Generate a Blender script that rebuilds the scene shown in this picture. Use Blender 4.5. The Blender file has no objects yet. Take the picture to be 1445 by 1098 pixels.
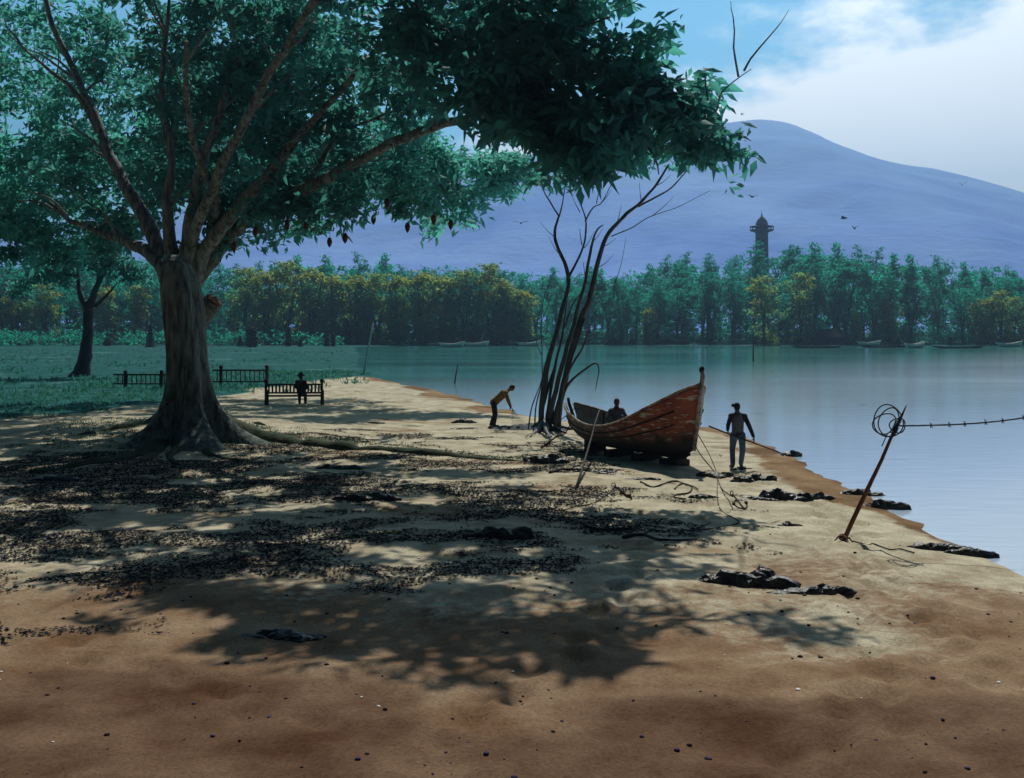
import bpy, bmesh, math, random
import numpy as np
from mathutils import Vector, Matrix, noise as mnoise

R = math.radians
rng = np.random.default_rng(7)
rnd = random.Random(11)
SC = bpy.context.scene
COL = SC.collection

# ------------------------------------------------------------------ camera, sky, sun, exposure
F, CX, HY, H = 1500.0, 722.5, 468.0, 3.5          # focal length in photo pixels, centre, horizon row, eye height
cam_d = bpy.data.cameras.new('camera')
cam = bpy.data.objects.new('camera', cam_d)
COL.objects.link(cam)
cam.location = (0, 0, H)
cam.rotation_euler = (R(90), 0, 0)
cam_d.sensor_width = 36
cam_d.lens = 36 * F / 1445
cam_d.shift_y = -(549 - HY) / 1445
cam_d.clip_start = 0.1
cam_d.clip_end = 9000
SC.camera = cam

SUN_EL, SUN_AZ = R(52), R(11)                      # azimuth measured from straight ahead (+Y) towards the right
world = bpy.data.worlds.new('World')
SC.world = world
world.use_nodes = True
wn, wl = world.node_tree.nodes, world.node_tree.links
wn.clear()
w_out = wn.new('ShaderNodeOutputWorld')
w_bg = wn.new('ShaderNodeBackground')
sky = wn.new('ShaderNodeTexSky')
sky.sky_type = 'NISHITA'
sky.sun_disc = False
sky.sun_elevation = SUN_EL
sky.sun_rotation = SUN_AZ
sky.air_density = 1.0
sky.dust_density = 0.3
sky.ozone_density = 3.0
tc = wn.new('ShaderNodeTexCoord')
mp = wn.new('ShaderNodeMapping')
mp.inputs['Location'].default_value = (3.1, 0.4, 1.7)
mp.inputs['Scale'].default_value = (1.0, 1.0, 2.2)
wl.new(tc.outputs['Generated'], mp.inputs['Vector'])
cn = wn.new('ShaderNodeTexNoise')
cn.inputs['Scale'].default_value = 3.2
cn.inputs['Detail'].default_value = 6
cn.inputs['Roughness'].default_value = 0.55
wl.new(mp.outputs[0], cn.inputs['Vector'])
sep = wn.new('ShaderNodeSeparateXYZ')
wl.new(tc.outputs['Generated'], sep.inputs[0])
# more cloud towards the right of the view, little to the left
mx = wn.new('ShaderNodeMath'); mx.operation = 'MULTIPLY_ADD'
wl.new(sep.outputs['X'], mx.inputs[0]); mx.inputs[1].default_value = 0.62
wl.new(cn.outputs['Fac'], mx.inputs[2])
cr = wn.new('ShaderNodeMapRange'); cr.interpolation_type = 'SMOOTHSTEP'
cr.inputs['From Min'].default_value = 0.56
cr.inputs['From Max'].default_value = 0.68
wl.new(mx.outputs[0], cr.inputs['Value'])
tint = wn.new('ShaderNodeMix'); tint.data_type = 'RGBA'; tint.blend_type = 'MULTIPLY'
tint.inputs['Factor'].default_value = 1.0
tint.inputs['B'].default_value = (0.32, 0.98, 1.0, 1)
wl.new(sky.outputs[0], tint.inputs['A'])
cm = wn.new('ShaderNodeMix'); cm.data_type = 'RGBA'
cm.inputs['B'].default_value = (14.5, 14.2, 13.4, 1)
ck = wn.new('ShaderNodeMapRange'); ck.interpolation_type = 'SMOOTHSTEP'       # the cloud bank hangs over the lake only
ck.inputs['From Min'].default_value = 0.45
ck.inputs['From Max'].default_value = 0.85
wl.new(sep.outputs['Y'], ck.inputs['Value'])
cq = wn.new('ShaderNodeMath'); cq.operation = 'MULTIPLY'
wl.new(cr.outputs[0], cq.inputs[0]); wl.new(ck.outputs[0], cq.inputs[1])
wl.new(cq.outputs[0], cm.inputs['Factor'])
wl.new(tint.outputs['Result'], cm.inputs['A'])
# the sky is brightest on the sun's side and duller behind the viewer
gl = wn.new('ShaderNodeMapRange'); gl.interpolation_type = 'SMOOTHSTEP'
gl.inputs['From Min'].default_value = 0.25
gl.inputs['From Max'].default_value = 0.95
gl.inputs['To Min'].default_value = 0.07
gl.inputs['To Max'].default_value = 1.6
wl.new(sep.outputs['Y'], gl.inputs['Value'])
gz_ = wn.new('ShaderNodeMapRange'); gz_.interpolation_type = 'SMOOTHSTEP'     # and deepens towards the zenith
gz_.inputs['From Min'].default_value = 0.32
gz_.inputs['From Max'].default_value = 0.75
gz_.inputs['To Min'].default_value = 1.0
gz_.inputs['To Max'].default_value = 0.25
wl.new(sep.outputs['Z'], gz_.inputs['Value'])
gq = wn.new('ShaderNodeMath'); gq.operation = 'MULTIPLY'
wl.new(gl.outputs[0], gq.inputs[0]); wl.new(gz_.outputs[0], gq.inputs[1])
gm_ = wn.new('ShaderNodeVectorMath'); gm_.operation = 'SCALE'
wl.new(cm.outputs['Result'], gm_.inputs[0]); wl.new(gq.outputs[0], gm_.inputs['Scale'])
wl.new(gm_.outputs[0], w_bg.inputs['Color'])
w_bg.inputs['Strength'].default_value = 0.08
wl.new(w_bg.outputs[0], w_out.inputs['Surface'])

sd = bpy.data.lights.new('sun', 'SUN')
sd.energy = 5.0
sd.angle = R(0.5)
sd.color = (1.0, 0.95, 0.84)
sun = bpy.data.objects.new('sun', sd)
COL.objects.link(sun)
sdir = Vector((math.sin(SUN_AZ) * math.cos(SUN_EL), math.cos(SUN_AZ) * math.cos(SUN_EL), math.sin(SUN_EL)))
sun.rotation_euler = sdir.to_track_quat('Z', 'Y').to_euler()

SC.view_settings.view_transform = 'Standard'
SC.view_settings.look = 'None'
SC.view_settings.exposure = -0.15
SC.view_settings.gamma = 1
SC.view_settings.use_curve_mapping = False
cy = SC.cycles
cy.use_denoising = True
cy.max_bounces = 6
cy.diffuse_bounces = 2
cy.glossy_bounces = 3
cy.transmission_bounces = 4
cy.volume_bounces = 0
cy.transparent_max_bounces = 8
cy.caustics_reflective = False
cy.caustics_refractive = False
cy.sample_clamp_indirect = 4


# ------------------------------------------------------------------ projection helpers (photo pixel -> place)
def P(px, py, D):
    return Vector(((px - CX) / F * D, D, H - (py - HY) / F * D))


def Gp(px, py, z=0.0):
    D = F * (H - z) / (py - HY)
    return Vector(((px - CX) / F * D, D, z))


# ------------------------------------------------------------------ numpy value noise
def _hash(ix, iy, s):
    n = (ix.astype(np.int64) * 374761393 + iy.astype(np.int64) * 668265263 + s * 1442695041) & 0x7fffffff
    n = ((n ^ (n >> 13)) * 1274126177) & 0x7fffffff
    return ((n ^ (n >> 16)) & 0xffff) / 65535.0


def vnoise(x, y, s=0):
    x = np.asarray(x, float); y = np.asarray(y, float)
    ix, iy = np.floor(x), np.floor(y)
    fx, fy = x - ix, y - iy
    fx = fx * fx * (3 - 2 * fx); fy = fy * fy * (3 - 2 * fy)
    a, b = _hash(ix, iy, s), _hash(ix + 1, iy, s)
    c, d = _hash(ix, iy + 1, s), _hash(ix + 1, iy + 1, s)
    return (a * (1 - fx) + b * fx) * (1 - fy) + (c * (1 - fx) + d * fx) * fy


def fbm(x, y, o=4, s=0):
    t = 0; a = 0.5; n = 0
    for k in range(o):
        t = t + a * vnoise(np.asarray(x) * 2 ** k, np.asarray(y) * 2 ** k, s + k)
        n += a; a *= 0.5
    return t / n


def sstep(a, b, x):
    t = np.clip((x - a) / (b - a), 0, 1)
    return t * t * (3 - 2 * t)


# ------------------------------------------------------------------ materials
def nodes_of(name):
    m = bpy.data.materials.new(name)
    m.use_nodes = True
    nt = m.node_tree
    return m, nt, nt.nodes, nt.links, nt.nodes['Principled BSDF']


def mat(name, c1, c2=None, rough=0.8, scale=4.0, stretch=(1, 1, 1), bump=0.3, bscale=None, spec=0.3, c3=None,
        lo=0.35, hi=0.65, metallic=0.0, bdist=0.02, sheen=0.0):
    m, nt, N, L, b = nodes_of(name)
    t = N.new('ShaderNodeTexCoord'); mpg = N.new('ShaderNodeMapping')
    mpg.inputs['Scale'].default_value = stretch
    L.new(t.outputs['Object'], mpg.inputs[0])
    n = N.new('ShaderNodeTexNoise'); n.inputs['Scale'].default_value = scale
    n.inputs['Detail'].default_value = 6; n.inputs['Roughness'].default_value = 0.6
    L.new(mpg.outputs[0], n.inputs['Vector'])
    r = N.new('ShaderNodeValToRGB')
    c2 = c2 or c1
    r.color_ramp.elements[0].position = lo; r.color_ramp.elements[0].color = (*c1, 1)
    r.color_ramp.elements[1].position = hi; r.color_ramp.elements[1].color = (*c2, 1)
    if c3:
        e = r.color_ramp.elements.new(min(0.98, hi + 0.08)); e.color = (*c3, 1)
    L.new(n.outputs['Fac'], r.inputs[0]); L.new(r.outputs[0], b.inputs['Base Color'])
    b.inputs['Roughness'].default_value = rough
    b.inputs['Specular IOR Level'].default_value = spec
    b.inputs['Metallic'].default_value = metallic
    if bump:
        n2 = N.new('ShaderNodeTexNoise'); n2.inputs['Scale'].default_value = bscale or scale * 3
        n2.inputs['Detail'].default_value = 5
        L.new(mpg.outputs[0], n2.inputs['Vector'])
        bp = N.new('ShaderNodeBump'); bp.inputs['Strength'].default_value = bump
        bp.inputs['Distance'].default_value = bdist
        L.new(n2.outputs['Fac'], bp.inputs['Height']); L.new(bp.outputs[0], b.inputs['Normal'])
    return m


def leaf_mat(name, trans=0.35, gain=1.0):
    m, nt, N, L, b = nodes_of(name)
    a = N.new('ShaderNodeAttribute'); a.attribute_name = 'col'
    L.new(a.outputs['Color'], b.inputs['Base Color'])
    b.inputs['Roughness'].default_value = 0.62
    b.inputs['Specular IOR Level'].default_value = 0.2
    tr = N.new('ShaderNodeBsdfTranslucent')
    g = N.new('ShaderNodeMix'); g.data_type = 'RGBA'; g.blend_type = 'MULTIPLY'
    g.inputs['Factor'].default_value = 1; g.inputs['B'].default_value = (1.3 * gain, 1.7 * gain, 1.3 * gain, 1)
    L.new(a.outputs['Color'], g.inputs['A']); L.new(g.outputs['Result'], tr.inputs[0])
    mx_ = N.new('ShaderNodeMixShader'); mx_.inputs[0].default_value = trans
    L.new(b.outputs[0], mx_.inputs[1]); L.new(tr.outputs[0], mx_.inputs[2])
    L.new(mx_.outputs[0], N['Material Output'].inputs['Surface'])
    return m


M = {}
M['bark'] = mat('bark', (0.03, 0.042, 0.042), (0.25, 0.30, 0.28), 0.9, 2.2, (3, 3, 0.5), 0.9, 7, bdist=0.06)
M['bark_pale'] = mat('bark_pale', (0.05, 0.06, 0.07), (0.26, 0.29, 0.31), 0.85, 2.5, (3, 3, 0.5), 0.8, 8, bdist=0.04)
M['moss'] = mat('moss', (0.02, 0.045, 0.022), (0.075, 0.085, 0.05), 0.95, 1.6, (1, 1, 1), 0.9, 9, bdist=0.05)
M['cut'] = mat('cut_wood', (0.09, 0.035, 0.015), (0.17, 0.07, 0.03), 0.85, 6, (1, 1, 1), 0.5)
M['stem'] = mat('stem_bark', (0.012, 0.014, 0.018), (0.055, 0.06, 0.07), 0.6, 5, (2, 2, 0.4), 0.6, 14, spec=0.5)
M['leaf'] = leaf_mat('leaves', 0.45, 1.4)
M['leaf_far'] = leaf_mat('far_leaves', 0.6, 1.15)
M['leaf_dark'] = leaf_mat('dark_leaves', 0.1)
M['pod'] = mat('dry_pod', (0.05, 0.018, 0.008), (0.12, 0.04, 0.02), 0.8, 12)
M['rock'] = mat('wet_rock', (0.006, 0.007, 0.009), (0.03, 0.032, 0.036), 0.38, 5, (1, 1, 1), 1.0, 14, spec=0.5, lo=0.4, hi=0.7,
                c3=(0.16, 0.17, 0.19), bdist=0.04)
M['rock_brown'] = mat('brown_rock', (0.014, 0.013, 0.013), (0.06, 0.052, 0.045), 0.5, 4, (1, 1, 1), 1.0, 12, spec=0.4, lo=0.35, hi=0.7, c3=(0.2, 0.2, 0.2), bdist=0.04)
M['rope'] = mat('rope', (0.02, 0.018, 0.015), (0.06, 0.05, 0.04), 0.9, 40)
M['iron'] = mat('rusty_iron', (0.03, 0.015, 0.01), (0.10, 0.04, 0.02), 0.7, 20)
M['stake'] = mat('stake_wood', (0.08, 0.025, 0.01), (0.20, 0.075, 0.03), 0.8, 8, (3, 3, 0.4), 0.5)
M['dark_wood'] = mat('dark_wood', (0.015, 0.013, 0.014), (0.05, 0.04, 0.035), 0.85, 6, (1, 1, 1), 0.5)
M['block'] = mat('wood_block', (0.02, 0.015, 0.012), (0.06, 0.045, 0.035), 0.9, 8)
M['white'] = mat('white_paint', (0.6, 0.62, 0.62), (0.78, 0.8, 0.8), 0.6, 6)
M['hut'] = mat('hut_plank', (0.06, 0.05, 0.06), (0.11, 0.09, 0.09), 0.9, 3)
M['roofm'] = mat('hut_thatch', (0.03, 0.03, 0.03), (0.07, 0.06, 0.05), 0.95, 5)
M['stone'] = mat('grey_stone', (0.16, 0.17, 0.26), (0.26, 0.27, 0.36), 0.9, 0.6, (1, 1, 1), 0.5, 3)  # stone colour lightened to carry some of the distance haze
M['skin'] = mat('skin', (0.16, 0.085, 0.06), (0.22, 0.12, 0.08), 0.6, 9, bump=0.1)
M['hair'] = mat('hair', (0.008, 0.007, 0.007), (0.02, 0.017, 0.015), 0.6, 30, bump=0.6)
M['brown_shirt'] = mat('brown_shirt', (0.16, 0.09, 0.03), (0.24, 0.14, 0.05), 0.9, 8)
M['grey_shirt'] = mat('grey_shirt', (0.12, 0.13, 0.15), (0.24, 0.25, 0.27), 0.9, 5)
M['dark_jacket'] = mat('dark_jacket', (0.014, 0.014, 0.022), (0.035, 0.035, 0.05), 0.9, 6)
M['vest'] = mat('slate_vest', (0.09, 0.10, 0.13), (0.14, 0.15, 0.18), 0.9, 6)
M['blue_trousers'] = mat('blue_trousers', (0.045, 0.09, 0.19), (0.11, 0.18, 0.32), 0.9, 5)
M['dark_trousers'] = mat('dark_trousers', (0.012, 0.014, 0.02), (0.03, 0.033, 0.045), 0.9, 6)
M['shoe'] = mat('shoe', (0.01, 0.01, 0.01), (0.02, 0.02, 0.02), 0.6, 9)
M['eye'] = mat('eye', (0.01, 0.01, 0.01), (0.02, 0.02, 0.02), 0.2, 9, bump=0)
M['net'] = mat('net_cord', (0.05, 0.06, 0.075), (0.10, 0.12, 0.15), 0.9, 20)
M['bird'] = mat('bird_feathers', (0.01, 0.012, 0.05), (0.02, 0.025, 0.09), 0.8, 9, bump=0)
M['boat_in'] = mat('boat_inside', (0.012, 0.013, 0.018), (0.04, 0.04, 0.045), 0.85, 5, (1, 1, 1), 0.4)


# ------------------------------------------------------------------ mesh builder
def tag(o, label=None, cat=None, group=None, kind=None):
    if label: o['label'] = label
    if cat: o['category'] = cat
    if group: o['group'] = group
    if kind: o['kind'] = kind
    return o


def empty(name, loc=(0, 0, 0), rz=0.0, **k):
    o = bpy.data.objects.new(name, None)
    COL.objects.link(o)
    o.location = loc
    o.rotation_euler = (0, 0, rz)
    o.empty_display_size = 0.2
    return tag(o, **k)


class MB:
    def __init__(s):
        s.v = []; s.f = []

    def add(s, vs, fs):
        n = len(s.v)
        s.v.extend([tuple(v) for v in vs])
        s.f.extend([tuple(i + n for i in f) for f in fs])

    def box(s, c, size, rot=None):
        x, y, z = [a / 2 for a in size]
        vs = [Vector(p) for p in ((-x, -y, -z), (x, -y, -z), (x, y, -z), (-x, y, -z), (-x, -y, z), (x, -y, z), (x, y, z), (-x, y, z))]
        if rot is not None: vs = [rot @ v for v in vs]
        c = Vector(c)
        s.add([v + c for v in vs], [(0, 3, 2, 1), (4, 5, 6, 7), (0, 1, 5, 4), (1, 2, 6, 5), (2, 3, 7, 6), (3, 0, 4, 7)])

    def tube(s, pts, rad, n=8, jit=0.0, cap=True, seed=0, flat=1.0):
        pts = [Vector(p) for p in pts]
        if not hasattr(rad, '__len__'): rad = [rad] * len(pts)
        rr = random.Random(seed)
        t0 = (pts[1] - pts[0]).normalized()
        u = t0.orthogonal().normalized()
        base = len(s.v)
        for i, p in enumerate(pts):
            t = (pts[min(i + 1, len(pts) - 1)] - pts[max(i - 1, 0)])
            if t.length < 1e-9: t = t0
            t = t.normalized()
            u = (u - t * u.dot(t))
            if u.length < 1e-6: u = t.orthogonal()
            u.normalize()
            w = t.cross(u)
            for k in range(n):
                a = 2 * math.pi * k / n
                r = rad[i] * (1 + jit * (rr.random() - 0.5) * 2)
                s.v.append(tuple(p + (u * math.cos(a) + w * math.sin(a) * flat) * r))
        for i in range(len(pts) - 1):
            for k in range(n):
                a = base + i * n + k; b = base + i * n + (k + 1) % n
                s.f.append((a, b, b + n, a + n))
        if cap:
            s.f.append(tuple(base + k for k in reversed(range(n))))
            e = base + (len(pts) - 1) * n
            s.f.append(tuple(e + k for k in range(n)))

    def ball(s, c, r, seg=12, rings=8, rot=None):
        c = Vector(c)
        if not hasattr(r, '__len__'): r = (r, r, r)
        base = len(s.v); vs = []
        vs.append(Vector((0, 0, r[2])))
        for i in range(1, rings):
            a = math.pi * i / rings
            for k in range(seg):
                b = 2 * math.pi * k / seg
                vs.append(Vector((r[0] * math.sin(a) * math.cos(b), r[1] * math.sin(a) * math.sin(b), r[2] * math.cos(a))))
        vs.append(Vector((0, 0, -r[2])))
        if rot is not None: vs = [rot @ v for v in vs]
        fs = []
        for k in range(seg):
            fs.append((0, 1 + k, 1 + (k + 1) % seg))
            e = len(vs) - 1; q = 1 + (rings - 2) * seg
            fs.append((e, q + (k + 1) % seg, q + k))
        for i in range(rings - 2):
            for k in range(seg):
                a = 1 + i * seg + k; b = 1 + i * seg + (k + 1) % seg
                fs.append((a, a + seg, b + seg, b))
        s.add([v + c for v in vs], fs)

    def limb(s, pts, rad, n=12):
        """closed tapered chain with rounded ends"""
        pts = [Vector(p) for p in pts]
        if not hasattr(rad, '__len__'): rad = [rad] * len(pts)
        for i in range(len(pts) - 1):
            s.tube([pts[i], pts[i + 1]], [rad[i], rad[i + 1]], n)
        for p, r in zip(pts, rad):
            s.ball(p, r, n, 8)

    def lathe(s, prof, n=16, c=(0, 0, 0)):
        c = Vector(c); base = len(s.v)
        for r, z in prof:
            for k in range(n):
                a = 2 * math.pi * k / n
                s.v.append((c.x + r * math.cos(a), c.y + r * math.sin(a), c.z + z))
        for i in range(len(prof) - 1):
            for k in range(n):
                a = base + i * n + k; b = base + i * n + (k + 1) % n
                s.f.append((a, b, b + n, a + n))
        s.f.append(tuple(base + k for k in reversed(range(n))))
        e = base + (len(prof) - 1) * n
        s.f.append(tuple(e + k for k in range(n)))

    def build(s, name, m, parent=None, smooth=True, loc=None, rough=0.0, rscale=3.0):
        me = bpy.data.meshes.new(name)
        vs = s.v
        if rough:
            vs = [tuple(Vector(v) + mnoise.noise_vector(Vector(v) * rscale) * rough) for v in vs]
        me.from_pydata(vs, [], s.f)
        me.materials.append(m)
        if smooth: me.polygons.foreach_set('use_smooth', [True] * len(me.polygons))
        me.update()
        o = bpy.data.objects.new(name, me)
        COL.objects.link(o)
        if parent: o.parent = parent
        if loc is not None: o.location = loc
        return o


def copy_tree(o, parent=None):
    c = o.copy(); COL.objects.link(c)
    if parent: c.parent = parent
    for ch in list(o.children):
        copy_tree(ch, c)
    return c


def catmull(pts, rad, k=5):
    pts = [Vector(p) for p in pts]
    P0 = [pts[0] * 2 - pts[1]] + pts + [pts[-1] * 2 - pts[-2]]
    o, ro = [], []
    for i in range(1, len(P0) - 2):
        for j in range(k):
            t = j / k
            a, b, c, d = P0[i - 1:i + 3]
            o.append(0.5 * ((2 * b) + (c - a) * t + (2 * a - 5 * b + 4 * c - d) * t * t + (3 * b - a - 3 * c + d) * t ** 3))
            ro.append(rad[i - 1] * (1 - t) + rad[i] * t)
    o.append(pts[-1]); ro.append(rad[-1])
    return o, ro


def branch(mb, pts, rad, k=5, n=8, jit=0.1, wob=0.0, seed=0):
    p, r = catmull(pts, rad, k)
    if wob:
        p = [q + mnoise.noise_vector(q * 1.3 + Vector((seed, 0, 0))) * wob for q in p]
    mb.tube(p, r, n, jit, seed=seed)
    return p


# ------------------------------------------------------------------ terrain
WL = -0.12
shore_px = [(500, 491.5), (508, 500), (500, 512), (508, 524), (540, 536), (580, 545), (640, 558), (700, 576), (760, 590),
            (840, 597), (920, 600), (1000, 604), (1055, 618), (1105, 640), (1150, 664), (1200, 690), (1250, 714),
            (1310, 748), (1380, 784), (1445, 812), (1560, 880), (1800, 1060)]
shore = [Gp(x, y, WL) for x, y in shore_px]
lake = [(v.x, v.y) for v in shore] + [(60, 2), (300, 0), (600, 120), (520, 292), (300, 285), (150, 279), (60, 274), (0, 279), (-30, 268), (-36, 245)]
lake = np.array(lake)


def lake_sd(x, y):
    """signed distance to the lake outline, positive on land"""
    x = np.asarray(x, float); y = np.asarray(y, float)
    d2 = np.full(x.shape, 1e18); ins = np.zeros(x.shape, bool)
    n = len(lake)
    for i in range(n):
        ax, ay = lake[i]; bx, by = lake[(i + 1) % n]
        ex, ey = bx - ax, by - ay
        t = np.clip(((x - ax) * ex + (y - ay) * ey) / (ex * ex + ey * ey), 0, 1)
        d2 = np.minimum(d2, (x - ax - ex * t) ** 2 + (y - ay - ey * t) ** 2)
        c = ((ay > y) != (by > y)) & (x < (bx - ax) * (y - ay) / (by - ay + 1e-12) + ax)
        ins ^= c
    d = np.sqrt(d2)
    return np.where(ins, -d, d)


def height(x, y):
    x = np.asarray(x, float); y = np.asarray(y, float)
    s = lake_sd(x, y) + (fbm(x * 0.9, y * 0.9, 3, 5) - 0.5) * np.clip(y / 40, 0.4, 3)
    land = WL + 0.14 * (1 - np.exp(-np.maximum(s, 0) / 1.1))
    water = np.maximum(WL + s * 0.16, -2.5)
    z = np.where(s > 0, land, water)
    near = np.exp(-(y / 60) ** 2)
    fade = sstep(0, 2.5, s)
    z = z + fade * ((fbm(x * 0.55, y * 0.55, 3, 1) - 0.5) * 0.16 + (fbm(x * 2.6, y * 2.6, 3, 2) - 0.5) * 0.07 * near)
    z = z + np.clip((y - 284) * 0.05, 0, 2.5) * fade
    z = z + fade * 0.35 * np.exp(-((x + 12) ** 2 + (y - 36) ** 2) / 30)      # the mound the big tree stands on
    return z


def gz(x, y):
    return float(height(np.array([x]), np.array([y]))[0])


def on(px, py, dz=0.0):
    if py <= 491 and px > 480:                    # the low bank across the lake
        D = 281 + (488 - py) * 1.5
        return Vector(((px - CX) / F * D, D, gz((px - CX) / F * D, D) + dz))
    v = Gp(px, py)
    z = gz(v.x, v.y)
    v = Gp(px, py, z)
    return Vector((v.x, v.y, gz(v.x, v.y) + dz))


def graded(a, segs):
    out = [a]
    for end, st in segs:
        n = max(1, int(round((end - out[-1]) / st)))
        s0 = out[-1]
        out += [s0 + (end - s0) * (i + 1) / n for i in range(n)]
    return np.array(out)


gx = graded(-3000, [(-600, 300), (-160, 22), (-50, 4), (-24, 0.8), (-16, 0.3), (16, 0.11), (30, 0.5), (60, 2), (200, 10), (600, 40), (3000, 300)])
gy = graded(-40, [(0, 8), (6, 1), (22, 0.11), (42, 0.16), (70, 0.4), (130, 1.5), (300, 4), (460, 16), (3500, 250)])
X, Y = np.meshgrid(gx, gy)
Z = height(X.ravel(), Y.ravel()).reshape(X.shape)
nx, ny = len(gx), len(gy)
r_fp = random.Random(21)
for (ax, ay, bx, by) in [(745, 608, 900, 700), (1040, 668, 900, 780), (900, 780, 560, 1090), (1150, 700, 1240, 880), (1240, 880, 1100, 1090), (700, 612, 470, 600),
                         (1060, 670, 1150, 760), (1330, 840, 1000, 1090), (40, 900, 420, 1080), (850, 720, 1180, 780), (1180, 780, 1400, 1000)]:
    pa, pb = Gp(ax, ay), Gp(bx, by); dv = pb - pa; n_ = int(dv.length / .62); dn = dv.normalized(); sn = Vector((-dn.y, dn.x, 0))
    for i_ in range(n_):
        c_ = pa + dv * (i_ / n_) + sn * (.13 * (1 if i_ % 2 else -1) + r_fp.gauss(0, .06) + .5 * math.sin(i_ * .23))
        wx = np.where(np.abs(gx - c_.x) < .45)[0]; wy = np.where(np.abs(gy - c_.y) < .45)[0]
        if len(wx) and len(wy):
            XX, YY = np.meshgrid(gx[wx] - c_.x, gy[wy] - c_.y)
            al = XX * dn.x + YY * dn.y; ac = XX * sn.x + YY * sn.y
            rr_ = np.sqrt((al / .20) ** 2 + (ac / .125) ** 2)
            Z[np.ix_(wy, wx)] += -.075 * np.exp(-rr_ ** 2) + .025 * np.exp(-((rr_ - 1.6) / .5) ** 2)
me = bpy.data.meshes.new('ground')
co = np.stack([X.ravel(), Y.ravel(), Z.ravel()], 1)
i0 = (np.arange(ny - 1)[:, None] * nx + np.arange(nx - 1)[None, :]).ravel()
quads = np.stack([i0, i0 + 1, i0 + nx + 1, i0 + nx], 1).astype(np.int32)


def np_mesh(me, co, faces):
    k = faces.shape[1]
    me.vertices.add(len(co)); me.vertices.foreach_set('co', co.astype(np.float32).ravel())
    me.loops.add(faces.size); me.loops.foreach_set('vertex_index', faces.astype(np.int32).ravel())
    me.polygons.add(len(faces))
    me.polygons.foreach_set('loop_start', np.arange(0, faces.size, k, dtype=np.int32))
    me.polygons.foreach_set('loop_total', np.full(len(faces), k, np.int32))
    me.update(calc_edges=True)


np_mesh(me, co, quads)
me.polygons.foreach_set('use_smooth', [True] * len(me.polygons))
xs, ys = X.ravel(), Y.ravel()
s_ = lake_sd(xs, ys)
nz = fbm(xs * 0.25, ys * 0.25, 4, 9)
yb = np.interp(xs, [-60, -30, -19, -16, -13, -8, -2], [37, 39, 42, 60, 78, 96, 120])
grass = sstep(-5, 7, ys - yb + (nz - 0.5) * 22)
grass = np.maximum(grass, sstep(180, 230, ys))
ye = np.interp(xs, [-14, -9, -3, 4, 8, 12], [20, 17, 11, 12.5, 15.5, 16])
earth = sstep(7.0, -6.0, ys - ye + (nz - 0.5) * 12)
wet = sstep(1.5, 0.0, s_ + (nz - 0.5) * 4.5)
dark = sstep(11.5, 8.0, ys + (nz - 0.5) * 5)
colr = np.stack([grass, earth, wet, dark], 1).astype(np.float32)
ca = me.color_attributes.new('zone', 'FLOAT_COLOR', 'POINT')
ca.data.foreach_set('color', colr.ravel())


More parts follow.
